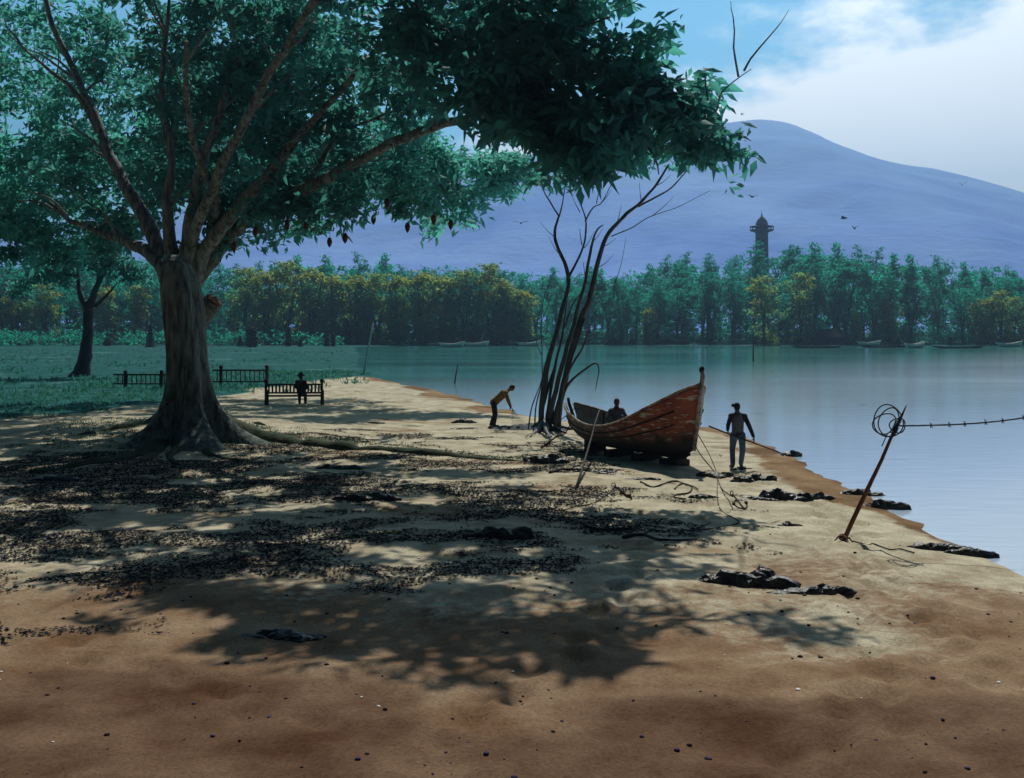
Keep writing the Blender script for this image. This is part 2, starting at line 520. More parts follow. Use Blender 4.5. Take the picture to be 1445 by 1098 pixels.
def ground_mat():
    m, nt, N, L, b = nodes_of('ground')
    g = N.new('ShaderNodeNewGeometry')

    def noise(sc, det=6, vec=None, ro=0.6):
        n = N.new('ShaderNodeTexNoise'); n.inputs['Scale'].default_value = sc
        n.inputs['Detail'].default_value = det; n.inputs['Roughness'].default_value = ro
        L.new(vec or g.outputs['Position'], n.inputs['Vector'])
        return n.outputs['Fac']

    def ramp(fac, c1, c2, lo=0.4, hi=0.6):
        r = N.new('ShaderNodeValToRGB')
        r.color_ramp.elements[0].position = lo; r.color_ramp.elements[0].color = (*c1, 1)
        r.color_ramp.elements[1].position = hi; r.color_ramp.elements[1].color = (*c2, 1)
        L.new(fac, r.inputs[0]); return r.outputs[0]

    def mix(f, a, c):
        x = N.new('ShaderNodeMix'); x.data_type = 'RGBA'
        L.new(f, x.inputs['Factor']); L.new(a, x.inputs['A']); L.new(c, x.inputs['B'])
        return x.outputs['Result']

    def pert(src, nf, k=0.9):
        a = N.new('ShaderNodeMath'); a.operation = 'MULTIPLY_ADD'
        L.new(nf, a.inputs[0]); a.inputs[1].default_value = k
        L.new(src, a.inputs[2])
        r = N.new('ShaderNodeMapRange'); r.interpolation_type = 'SMOOTHSTEP'
        r.inputs['From Min'].default_value = 0.32 + k / 2 - 0.15; r.inputs['From Max'].default_value = 0.68 + k / 2 - 0.15
        L.new(a.outputs[0], r.inputs['Value'])
        return r.outputs[0]

    at = N.new('ShaderNodeAttribute'); at.attribute_name = 'zone'
    sp = N.new('ShaderNodeSeparateColor'); L.new(at.outputs['Color'], sp.inputs[0])
    n1, n2, n3 = noise(0.6), noise(5.0), noise(38.0, 3)
    sand = ramp(noise(1.4, 8), (0.40, 0.36, 0.26), (0.58, 0.545, 0.42))
    tan = ramp(noise(0.7, 8), (0.21, 0.12, 0.06), (0.38, 0.29, 0.19))
    sand = mix(ramp(noise(0.33, 5), (0, 0, 0), (1, 1, 1), 0.54, 0.70), sand, tan)
    earthc = ramp(noise(0.9, 8), (0.18, 0.105, 0.06), (0.35, 0.26, 0.175), 0.35, 0.68)
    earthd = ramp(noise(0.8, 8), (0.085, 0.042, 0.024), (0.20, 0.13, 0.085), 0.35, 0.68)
    wetc = ramp(n1, (0.15, 0.09, 0.045), (0.31, 0.21, 0.12))
    gr = ramp(noise(0.8, 9, None, .7), (0.004, 0.045, 0.045), (0.030, 0.17, 0.17), 0.36, 0.66)
    gr = mix(ramp(noise(0.10, 4), (0, 0, 0), (1, 1, 1), .58, .70), gr, ramp(n2, (0.04, 0.15, 0.14), (0.11, 0.26, 0.25)))
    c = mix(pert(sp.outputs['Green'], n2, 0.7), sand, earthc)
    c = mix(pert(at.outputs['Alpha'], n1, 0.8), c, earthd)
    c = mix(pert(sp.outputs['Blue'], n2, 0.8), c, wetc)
    c = mix(pert(sp.outputs['Red'], noise(1.1), 0.7), c, gr)
    # dark flecks
    fl = ramp(noise(26.0, 8, None, .8), (1.12, 1.1, 1.08), (0.62, 0.58, 0.55), 0.42, 0.66)
    mu = N.new('ShaderNodeMix'); mu.data_type = 'RGBA'; mu.blend_type = 'MULTIPLY'; mu.inputs['Factor'].default_value = 1
    L.new(c, mu.inputs['A']); L.new(fl, mu.inputs['B'])
    L.new(mu.outputs['Result'], b.inputs['Base Color'])
    b.inputs['Roughness'].default_value = 0.92
    b.inputs['Specular IOR Level'].default_value = 0.04
    bp = N.new('ShaderNodeBump'); bp.inputs['Strength'].default_value = 0.55; bp.inputs['Distance'].default_value = 0.03
    ad = N.new('ShaderNodeMath'); ad.operation = 'MULTIPLY_ADD'; ad.inputs[1].default_value = 0.35
    L.new(n3, ad.inputs[0]); L.new(noise(7.0, 8), ad.inputs[2]); L.new(ad.outputs[0], bp.inputs['Height'])
    L.new(bp.outputs[0], b.inputs['Normal'])
    return m


me.materials.append(ground_mat())
ground = bpy.data.objects.new('ground', me); COL.objects.link(ground); tag(ground, kind='structure')


def water_mat():
    m, nt, N, L, b = nodes_of('lake_water')
    g = N.new('ShaderNodeNewGeometry')
    mpg = N.new('ShaderNodeMapping'); mpg.inputs['Scale'].default_value = (0.35, 1.2, 1)
    L.new(g.outputs['Position'], mpg.inputs[0])
    n1 = N.new('ShaderNodeTexNoise'); n1.inputs['Scale'].default_value = 2.2; n1.inputs['Detail'].default_value = 5
    L.new(mpg.outputs[0], n1.inputs['Vector'])
    n0 = N.new('ShaderNodeTexNoise'); n0.inputs['Scale'].default_value = 0.06; n0.inputs['Detail'].default_value = 3
    L.new(mpg.outputs[0], n0.inputs['Vector'])
    bp = N.new('ShaderNodeBump'); bp.inputs['Distance'].default_value = 0.04; bp.inputs['Strength'].default_value = 0.25
    L.new(n1.outputs['Fac'], bp.inputs['Height']); L.new(bp.outputs[0], b.inputs['Normal'])
    r = N.new('ShaderNodeMapRange'); r.inputs['To Min'].default_value = 0.08; r.inputs['To Max'].default_value = 0.13
    r.inputs['From Min'].default_value = 0.35; r.inputs['From Max'].default_value = 0.65
    L.new(n0.outputs['Fac'], r.inputs['Value']); L.new(r.outputs[0], b.inputs['Roughness'])
    # reflections put into base colour, pale near the beach, teal of the wood farther out
    sx = N.new('ShaderNodeSeparateXYZ'); L.new(g.outputs['Position'], sx.inputs[0])
    ma = N.new('ShaderNodeMath'); ma.operation = 'MULTIPLY_ADD'; L.new(sx.outputs['X'], ma.inputs[0]); ma.inputs[1].default_value = -1.2; L.new(sx.outputs['Y'], ma.inputs[2])
    mn = N.new('ShaderNodeMath'); mn.operation = 'MULTIPLY_ADD'; L.new(n0.outputs['Fac'], mn.inputs[0]); mn.inputs[1].default_value = 40; L.new(ma.outputs[0], mn.inputs[2])
    mr = N.new('ShaderNodeMapRange'); mr.interpolation_type = 'SMOOTHSTEP'; mr.inputs['From Min'].default_value = 52; mr.inputs['From Max'].default_value = 120
    L.new(mn.outputs[0], mr.inputs['Value'])
    mc = N.new('ShaderNodeMix'); mc.data_type = 'RGBA'; mc.inputs['A'].default_value = (0.42, 0.54, 0.70, 1); mc.inputs['B'].default_value = (0.03, 0.20, 0.19, 1)
    L.new(mr.outputs[0], mc.inputs['Factor']); L.new(mc.outputs['Result'], b.inputs['Base Color'])
    b.inputs['IOR'].default_value = 1.33
    b.inputs['Specular IOR Level'].default_value = 0.5
    return m


mb = MB()
mb.add([(-60, -30, WL), (1500, -30, WL), (1500, 300, WL), (-60, 300, WL)], [(0, 1, 2, 3)])
lake_o = mb.build('lake', water_mat()); tag(lake_o, kind='structure')

# distant hill
ridge_px = [(-900, 380), (-200, 340), (200, 300), (500, 262), (750, 215), (950, 180), (1040, 168), (1100, 165), (1140, 182), (1200, 212),
            (1270, 232), (1340, 240), (1400, 262), (1445, 275), (1700, 330), (2300, 400)]
HD = 2600.0
rx = np.array([(p[0] - CX) / F * HD for p in ridge_px]); rz = np.array([H + (HY - p[1]) / F * HD for p in ridge_px])
hx = np.linspace(-2900, 3100, 320); hy = np.linspace(900, 4100, 150)
HX, HYY = np.meshgrid(hx, hy)
_xx = np.linspace(-6500, 6500, 1301); _pp = np.interp(_xx, rx, rz); _k = np.hanning(23); _pp = np.convolve(np.pad(_pp, 11, 'edge'), _k / _k.sum(), 'valid')
prof = np.interp(HX, _xx, _pp) + 5 * (fbm(HX / 60, HX * 0, 4, 8) - .5)
tt = (HYY - 900) / (HD - 900)
shape = np.where(tt < 1, np.clip(tt, 0, 1) ** 1.35, np.cos(np.clip((HYY - HD) / (4100 - HD), 0, 1) * math.pi / 2))
HZ = prof * shape * (1 + 0.75 * (fbm(HX / 420, HYY / 420, 6, 3) - 0.5) * np.clip(1.03 - tt, 0.03, 1)) - 3
me = bpy.data.meshes.new('hill')
k0 = (np.arange(len(hy) - 1)[:, None] * len(hx) + np.arange(len(hx) - 1)[None, :]).ravel()
np_mesh(me, np.stack([HX.ravel(), HYY.ravel(), HZ.ravel()], 1), np.stack([k0, k0 + 1, k0 + len(hx) + 1, k0 + len(hx)], 1))
me.polygons.foreach_set('use_smooth', [True] * len(me.polygons))
me.materials.append(mat('hill_haze_blue', (0.13, 0.25, 0.80), (0.28, 0.46, 1.0), 1.0, 0.004, (1, 1, 1), 0.6, 0.05, spec=0.0, bdist=6))  # blue of the distance haze put into the base colour
hill = bpy.data.objects.new('hill', me); COL.objects.link(hill); tag(hill, kind='structure')


# ------------------------------------------------------------------ foliage
def leaves_mesh(name, m, pos, size, colr, droop=0.5, parent=None, asp=0.42, fold=0.25, dirs=None):
    """each leaf a folded blade of two triangles pairs (4 corner points, midrib raised)"""
    n = len(pos)
    d = rng.normal(size=(n, 3)); d[:, 2] = d[:, 2] * 0.6 - droop
    if dirs is not None: d = d * 0.6 + dirs
    d /= np.linalg.norm(d, axis=1)[:, None]
    u = rng.normal(size=(n, 3)); u -= d * (u * d).sum(1)[:, None]; u /= np.linalg.norm(u, axis=1)[:, None]
    w = np.cross(d, u)
    L = size[:, None]
    base = pos
    mid = pos + d * L * 0.5 + w * L * 0.06
    a = pos + d * L * 0.42 + u * L * asp * 0.5 - w * L * fold * 0.3
    c = pos + d * L * 0.47 - u * L * asp * 0.5 - w * L * fold * 0.3
    tip = pos + d * L
    tip[:, 2] -= size * 0.12
    co = np.stack([base, a, mid, c, tip], 1).reshape(-1, 3)
    i = np.arange(n)[:, None] * 5
    f = np.concatenate([i + [0, 1, 2], i + [1, 4, 2], i + [0, 2, 3], i + [3, 2, 4]], 0)
    me = bpy.data.meshes.new(name); np_mesh(me, co, f)
    ca = me.color_attributes.new('col', 'FLOAT_COLOR', 'POINT')
    cc = np.ones((n, 4), np.float32); cc[:, :3] = colr
    ca.data.foreach_set('color', np.repeat(cc, 5, 0).ravel())
    me.materials.append(m)
    o = bpy.data.objects.new(name, me); COL.objects.link(o)
    if parent: o.parent = parent
    return o


def clump_cloud(center, rad, n, nsub, spread):
    """leaves gathered in sub-clumps inside an ellipsoid"""
    center = np.array(center, float); rad = np.array(rad, float)
    q = rng.normal(size=(nsub, 3)); q /= np.linalg.norm(q, axis=1)[:, None]
    q *= rng.random((nsub, 1)) ** (1 / 2.2)
    sub = center + q * rad
    idx = rng.integers(0, nsub, n)
    return sub[idx] + rng.normal(size=(n, 3)) * spread * np.array([1.25, 1.25, 0.6]), idx


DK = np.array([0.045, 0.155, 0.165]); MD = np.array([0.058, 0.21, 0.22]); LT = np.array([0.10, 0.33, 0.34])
# clumps: x, y in photo pixels, distance in m, horizontal radius px, vertical radius px, tone 0 dark .. 1 light, leaves, leaf length m
CL = [
    # far left back of the crown
    (-140, 60, 42, 110, 110, .6, 1500, .34), (-60, 230, 42, 110, 90, .6, 1500, .34), (20, 120, 43, 110, 110, .7, 2300, .34),
    (30, 300, 44, 70, 45, .9, 700, .34), (110, 220, 42, 90, 90, .55, 1900, .34), (110, 20, 42, 110, 80, .75, 1700, .36),
    (60, -90, 42, 140, 90, .6, 1800, .36), (200, 100, 40, 100, 100, .45, 2200, .34), (170, 330, 41, 60, 30, .2, 700, .34),
    (200, 250, 41, 80, 70, .3, 1500, .34), (90, 345, 44, 60, 25, .6, 350, .34), (-30, -20, 42, 100, 90, .6, 1300, .34),
    # centre
    (-40, 320, 46, 90, 50, .95, 1500, .34), (60, 340, 47, 80, 35, .9, 1200, .34), (20, 270, 47, 110, 60, .9, 1800, .34), (130, 300, 46, 80, 45, .7, 1200, .34),
    (0, 180, 47, 110, 80, .9, 1700, .34), (150, 130, 46, 100, 90, .8, 1600, .34), (-20, 60, 47, 100, 80, .9, 1500, .34),
    (290, 30, 37, 110, 90, .35, 2300, .32), (330, 150, 35, 100, 90, .15, 2600, .32), (270, 240, 37, 90, 70, .15, 1900, .30),
    (400, 60, 34, 110, 90, .35, 2400, .32), (430, 180, 33, 100, 80, .05, 2800, .32), (340, 300, 35, 80, 45, .05, 1500, .30),
    (430, 285, 33, 90, 40, .0, 1900, .30), (520, 130, 31, 90, 80, .1, 2300, .34), (530, 240, 32, 90, 45, .25, 1500, .30),
    (590, 270, 33, 60, 35, .3, 650, .30), (250, -80, 36, 160, 90, .3, 2500, .34), (450, -80, 33, 160, 90, .3, 2500, .34),
    (300, 345, 36, 60, 20, .0, 500, .28), (240, 160, 38, 70, 120, .1, 1300, .32),
    # thin clumps behind, above the lake, backlit paleness put into the leaf colour
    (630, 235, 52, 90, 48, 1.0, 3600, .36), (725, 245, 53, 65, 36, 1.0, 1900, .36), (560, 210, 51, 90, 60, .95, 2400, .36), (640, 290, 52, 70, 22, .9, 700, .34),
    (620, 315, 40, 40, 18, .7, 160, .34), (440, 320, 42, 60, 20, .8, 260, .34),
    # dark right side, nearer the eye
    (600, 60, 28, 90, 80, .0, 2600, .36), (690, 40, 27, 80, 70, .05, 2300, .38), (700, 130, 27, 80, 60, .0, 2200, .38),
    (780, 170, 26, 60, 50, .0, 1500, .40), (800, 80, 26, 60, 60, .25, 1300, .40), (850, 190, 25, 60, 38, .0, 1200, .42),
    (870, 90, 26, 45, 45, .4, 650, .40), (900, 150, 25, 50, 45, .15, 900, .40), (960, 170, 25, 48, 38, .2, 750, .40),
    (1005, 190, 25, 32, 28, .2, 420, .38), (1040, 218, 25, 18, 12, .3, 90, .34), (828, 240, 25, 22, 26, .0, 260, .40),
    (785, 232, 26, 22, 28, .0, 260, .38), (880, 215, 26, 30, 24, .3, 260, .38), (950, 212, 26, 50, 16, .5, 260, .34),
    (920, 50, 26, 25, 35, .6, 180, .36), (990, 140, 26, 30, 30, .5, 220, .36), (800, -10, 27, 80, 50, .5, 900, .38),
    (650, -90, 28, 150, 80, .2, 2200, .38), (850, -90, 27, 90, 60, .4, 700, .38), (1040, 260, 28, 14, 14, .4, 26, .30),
]
# crown reaching over the beach (unseen), plus clumps added to shade sand and lawn: world x, y, z, radius, leaves
SHADE_CLUMPS = [(-7.5, 28, 13.2, 3.2, 1500), (-3.5, 25.5, 13.4, 3.0, 1500), (0.5, 24.5, 13.2, 2.8, 1400), (3.6, 25.0, 12.6, 2.4, 900),
        (-2.5, 22.0, 13.0, 2.6, 1100), (1.5, 21.5, 12.8, 2.2, 800), (-5.5, 31.5, 14.0, 3.0, 1200), (-10.5, 33, 15.0, 3.2, 1200),
        (-1.5, 30, 13.0, 2.5, 1100), (-15, 38, 15.5, 3.4, 1000),
        (-19, 50, 12.0, 3.6, 1500), (-15, 54, 12.5, 3.6, 1500), (-10, 51, 12.0, 3.4, 1300), (-22, 56, 12.0, 3.5, 1100), (-13, 47, 14, 3.2, 1000), (-12, 41, 13, 3.4, 1300), (-7, 40, 13.5, 3.4, 1300), (-3, 38, 13.5, 3.2, 1200), (1.5, 35.5, 13, 2.8, 900), (-9, 37, 14.5, 3.2, 1200), (-16, 59, 12.5, 3.8, 2200), (-11, 58, 12.5, 3.8, 2200), (-7, 56, 12, 3.4, 1500), (-13, 62, 12, 3.8, 1900), (-8, 60, 12, 3.4, 1500),
        (-8, 20.5, 12.5, 2.4, 700), (3.5, 20.5, 12.4, 2.0, 600)]

tree_root = on(268, 618)
big = empty('spreading_tree', tree_root,
            label='huge old spreading shade tree with a thick buttressed trunk and sawn stub', cat='tree')
TR = Vector(tree_root)


FOOT = [(-80, 640), (60, 636), (150, 622), (330, 636), (480, 640), (600, 652), (760, 676), (800, 716), (900, 745), (1000, 800), (1190, 850),
        (1100, 885), (900, 870), (780, 945), (700, 990), (500, 970), (400, 930), (330, 885), (150, 850), (50, 790), (80, 745), (200, 740), (150, 700), (-80, 690)]  # shadow outline that the added clumps are trimmed to cast


def poly_sd(x, y, pl):
    d2 = np.full(x.shape, 1e18); ins = np.zeros(x.shape, bool); n = len(pl)
    for i in range(n):
        ax, ay = pl[i]; bx, by = pl[(i + 1) % n]
        ex, ey = bx - ax, by - ay
        t = np.clip(((x - ax) * ex + (y - ay) * ey) / (ex * ex + ey * ey), 0, 1)
        d2 = np.minimum(d2, (x - ax - ex * t) ** 2 + (y - ay - ey * t) ** 2)
        ins ^= ((ay > y) != (by > y)) & (x < (bx - ax) * (y - ay) / (by - ay + 1e-12) + ax)
    return np.where(ins, -1, 1) * np.sqrt(d2)


def big_foliage():
    pos, size, col = [], [], []
    for (px, py, D, rx_, ry_, tone, n, ls) in CL:
        c = P(px, py, D); k = D / F
        r = (rx_ * k, max(1.2, (rx_ + ry_) * 0.5 * k * 0.8), ry_ * k)
        ns = max(4, n // 70)
        n = int(n * (1.0 if px < 600 else 0.85))
        p, idx = clump_cloud(c, r, n, ns, 0.2 + 0.1 * (rx_ > 60))
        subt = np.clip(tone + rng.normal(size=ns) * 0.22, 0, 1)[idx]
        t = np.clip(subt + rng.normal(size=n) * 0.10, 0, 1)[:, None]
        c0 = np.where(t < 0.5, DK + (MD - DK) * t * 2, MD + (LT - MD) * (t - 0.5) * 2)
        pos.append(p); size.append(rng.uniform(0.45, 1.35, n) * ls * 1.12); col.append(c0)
    n_cl = sum(len(q) for q in pos)
    for (x, y, z, r, n) in SHADE_CLUMPS:
        n = int(n * 1.7); ns = n // 110
        p, idx = clump_cloud((x, y, z), (r * 1.1, r * 1.1, r * 0.45), n, ns, 0.30)
        pos.append(p); size.append(rng.uniform(0.6, 1.25, n) * 0.4)
        col.append(np.repeat(MD[None], n, 0) * rng.uniform(0.7, 1.2, (n, 1)))
    pos = np.concatenate(pos); size = np.concatenate(size); col = np.concatenate(col)
    # leaves removed along the sun's rays to shape the light flecks and shadow outline
    sdv = np.array(sdir); gp = pos - sdv * (pos[:, 2] / sdv[2])[:, None]
    u, v = gp[:, 0], gp[:, 1]
    nz_ = fbm(u * 1.15 + 3, v * 1.25, 4, 21)
    hole = (nz_ > 0.59) & (v < 34)
    poly = [Gp(a, b) for a, b in FOOT]
    far = poly_sd(u, v, [(q.x, q.y) for q in poly]) + (fbm(u * .8, v * .8, 4, 33) - .5) * 3.0
    over = np.arange(len(pos)) >= n_cl
    hole |= over & (v < 33) & (far > 0.3)
    hole |= (~over) & (v < 33) & (far > 2.2) & (rng.random(len(pos)) < .5)
    keep = ~hole
    pos, size, col = pos[keep] - np.array(TR), size[keep], col[keep]
    return leaves_mesh('crown', M['leaf'], pos, size, col, 0.35, big)


big_foliage()


def rel(v):
    return Vector(v) - TR


def build_big_wood():
    # trunk: lofted rings with buttress lobes
    mb = MB(); n = 40
    prof = [(-0.35, 2.1), (-0.1, 1.85), (0.1, 1.55), (0.3, 1.28), (0.55, 1.06), (0.9, 0.84), (1.3, 0.73), (1.9, 0.66), (2.6, 0.62),
            (3.3, 0.60), (3.9, 0.59), (4.4, 0.58), (4.9, 0.54), (5.3, 0.42), (5.6, 0.2)]
    for z, r in prof:
        cx = -0.012 * z * z - 0.02 * z; cyy = 0.03 * z
        for k in range(n):
            a = 2 * math.pi * k / n
            amp = 0.30 * max(0.0, 1 - (z + .35) / 2.2) + 0.05
            lob = 1 + amp * math.sin(5 * a + 0.8) + amp * 0.45 * math.sin(9 * a + 2.0 + z * 0.3)
            q = mnoise.noise(Vector((math.cos(a) * 1.8, math.sin(a) * 1.8, z * 0.6))) * 0.10
            rr = r * lob * (1 + q)
            mb.v.append((cx + rr * math.cos(a), cyy + rr * math.sin(a), z))
    for i in range(len(prof) - 1):
        for k in range(n):
            a = i * n + k; b = i * n + (k + 1) % n
            mb.f.append((a, b, b + n, a + n))
    mb.f.append(tuple((len(prof) - 1) * n + k for k in range(n)))
    mb.build('trunk', M['bark'], big)
    D0 = TR.y

    def limb(pl, r0, r1, name='limb', m='bark', seed=0, start=None):
        pts = [rel(P(x, y, d)) for x, y, d in pl]
        rad = [.84 * (r0 + (r1 - r0) * (i / (len(pts) - 1)) ** 0.7) for i in range(len(pts))]
        w = MB(); p = branch(w, pts, rad, 5, 10, 0.10, 0.08, seed)
        return w, p, name, m

    def twigs(w, p, n, ln, r, seed):
        rr = random.Random(seed)
        for i in range(n):
            j = rr.randrange(len(p) // 3, len(p) - 1)
            a = p[j]; d = (p[j + 1] - p[j]).normalized()
            q = Vector((rr.gauss(0, 1), rr.gauss(0, 1), rr.gauss(0.15, .6))).normalized()
            e = a + (d * 0.9 + q) .normalized() * ln * rr.uniform(.6, 1.2)
            mm = (a + e) / 2 + Vector((0, 0, rr.uniform(-.1, .2) * ln))
            branch(w, [a, mm, e], [r, r * .6, r * .2], 3, 5, 0.1, 0.1, i)

    LM = [
        ([(250, 430, 35.8), (225, 372, 36.2), (190, 345, 37), (145, 328, 38), (100, 312, 38.5), (70, 285, 39)], .42, .06),
        ([(248, 430, 35.9), (225, 350, 36.5), (195, 290, 37), (160, 232, 37.5), (140, 180, 38), (115, 120, 38.5), (80, 50, 39), (55, -30, 39)], .40, .08),
        ([(138, 185, 38), (105, 128, 38.5), (60, 92, 39), (12, 42, 39.5)], .15, .04),
        ([(252, 420, 35.6), (240, 340, 35.3), (236, 280, 35), (243, 215, 35), (228, 120, 35), (240, 0, 35)], .34, .06),
        ([(258, 420, 35.5), (268, 320, 35), (285, 240, 34.4), (305, 170, 34), (335, 90, 33.6), (325, 20, 33.5)], .36, .07),
        ([(262, 425, 35.4), (290, 350, 34.5), (340, 290, 33.5), (385, 240, 32.5), (420, 190, 31.5), (470, 140, 30.5), (540, 60, 29)], .38, .07),
        ([(258, 430, 35.8), (300, 365, 35.6), (350, 310, 34.5), (430, 268, 32.5), (520, 220, 31), (610, 180, 29.5), (700, 160, 28), (800, 165, 27), (900, 150, 26), (950, 180, 25.5)], .36, .05),
        ([(610, 180, 29.5), (680, 100, 28), (760, 60, 27), (860, 25, 26)], .13, .03),
        ([(800, 165, 27), (860, 155, 26), (930, 165, 25.5), (1000, 165, 25), (1022, 128, 25), (1060, 100, 25)], .08, .012),
        ([(430, 268, 32.5), (470, 200, 32), (520, 170, 31.5), (590, 150, 31)], .12, .03),
        ([(300, 340, 35), (300, 270, 33), (270, 190, 31), (260, 60, 28)], .26, .07),
        ([(262, 420, 35.5), (275, 330, 34), (330, 200, 31), (420, 40, 27.5), (520, -90, 25)], .30, .08),
    ]
    for i, (pl, r0, r1) in enumerate(LM):
        w, p, nm, m = limb(pl, r0, r1, seed=i)
        twigs(w, p, 5 if r0 > .2 else 3, 2.2, max(.03, r0 * .16), i)
        w.build('limb', M['bark_pale'] if i in (1, 2, 3) else M['bark'], big)
    # sawn stub
    w = MB(); a, b = rel(P(272, 462, 35.5)), rel(P(302, 424, 35.1))
    branch(w, [a, (a + b) / 2, b], [.34, .33, .31], 4, 14, 0.06, 0.03, 3)
    st = w.build('sawn_stub', M['bark'], big)
    st['label'] = 'short sawn branch stub with rusty brown cut end'
    w = MB(); d = (b - a).normalized()
    w.tube([b - d * .02, b + d * .03], [.29, .27], 14, .04)
    w.build('cut_face', M['cut'], st)

    # roots spreading over the sand
    RT = [
        ([(262, 600), (225, 622), (185, 640), (120, 655), (45, 668)], .50, .07), ([(255, 600), (228, 628), (205, 648), (165, 664)], .34, .06),
        ([(262, 600), (248, 626), (243, 643), (250, 656)], .30, .06), ([(278, 602), (292, 628), (305, 640), (340, 650)], .32, .05),
        ([(282, 600), (330, 608), (400, 618), (480, 629), (560, 637), (640, 645), (720, 650), (800, 651)], .52, .07),
        ([(250, 598), (215, 600), (170, 606), (110, 614)], .34, .06), ([(285, 596), (330, 592), (372, 600)], .26, .05),
    ]
    for i, (pl, r0, r1) in enumerate(RT):
        pts, rad = [], []
        for j, (x, y) in enumerate(pl):
            g = on(x, y); r = r0 + (r1 - r0) * (j / (len(pl) - 1)) ** 0.6
            pts.append(rel(g) + Vector((0, 0, (0.55 if j == 0 else 0.0) - r * 0.25))); rad.append(r)
        w = MB(); branch(w, pts, rad, 6, 10, 0.12, 0.12, i + 40)
        w.build('root', M['moss'], big)
    # hanging dry pods at the rim of the crown
    for i, (x, y) in enumerate([(405, 318), (432, 318), (465, 341), (487, 335), (503, 300), (527, 309), (546, 286), (575, 320), (598, 264), (612, 309), (636, 316), (361, 326), (330, 348), (568, 258)]):
        c = rel(P(x, y, 31.5 + (i % 3)))
        w = MB(); w.tube([c + Vector((0, 0, .45)), c + Vector((0.01, 0, .12))], .008, 4)
        w.lathe([(.01, .14), (.06, .10), (.085, .0), (.065, -.10), (.01, -.19)], 8, c)
        w.build('seed_pod', M['pod'], big)


build_big_wood()


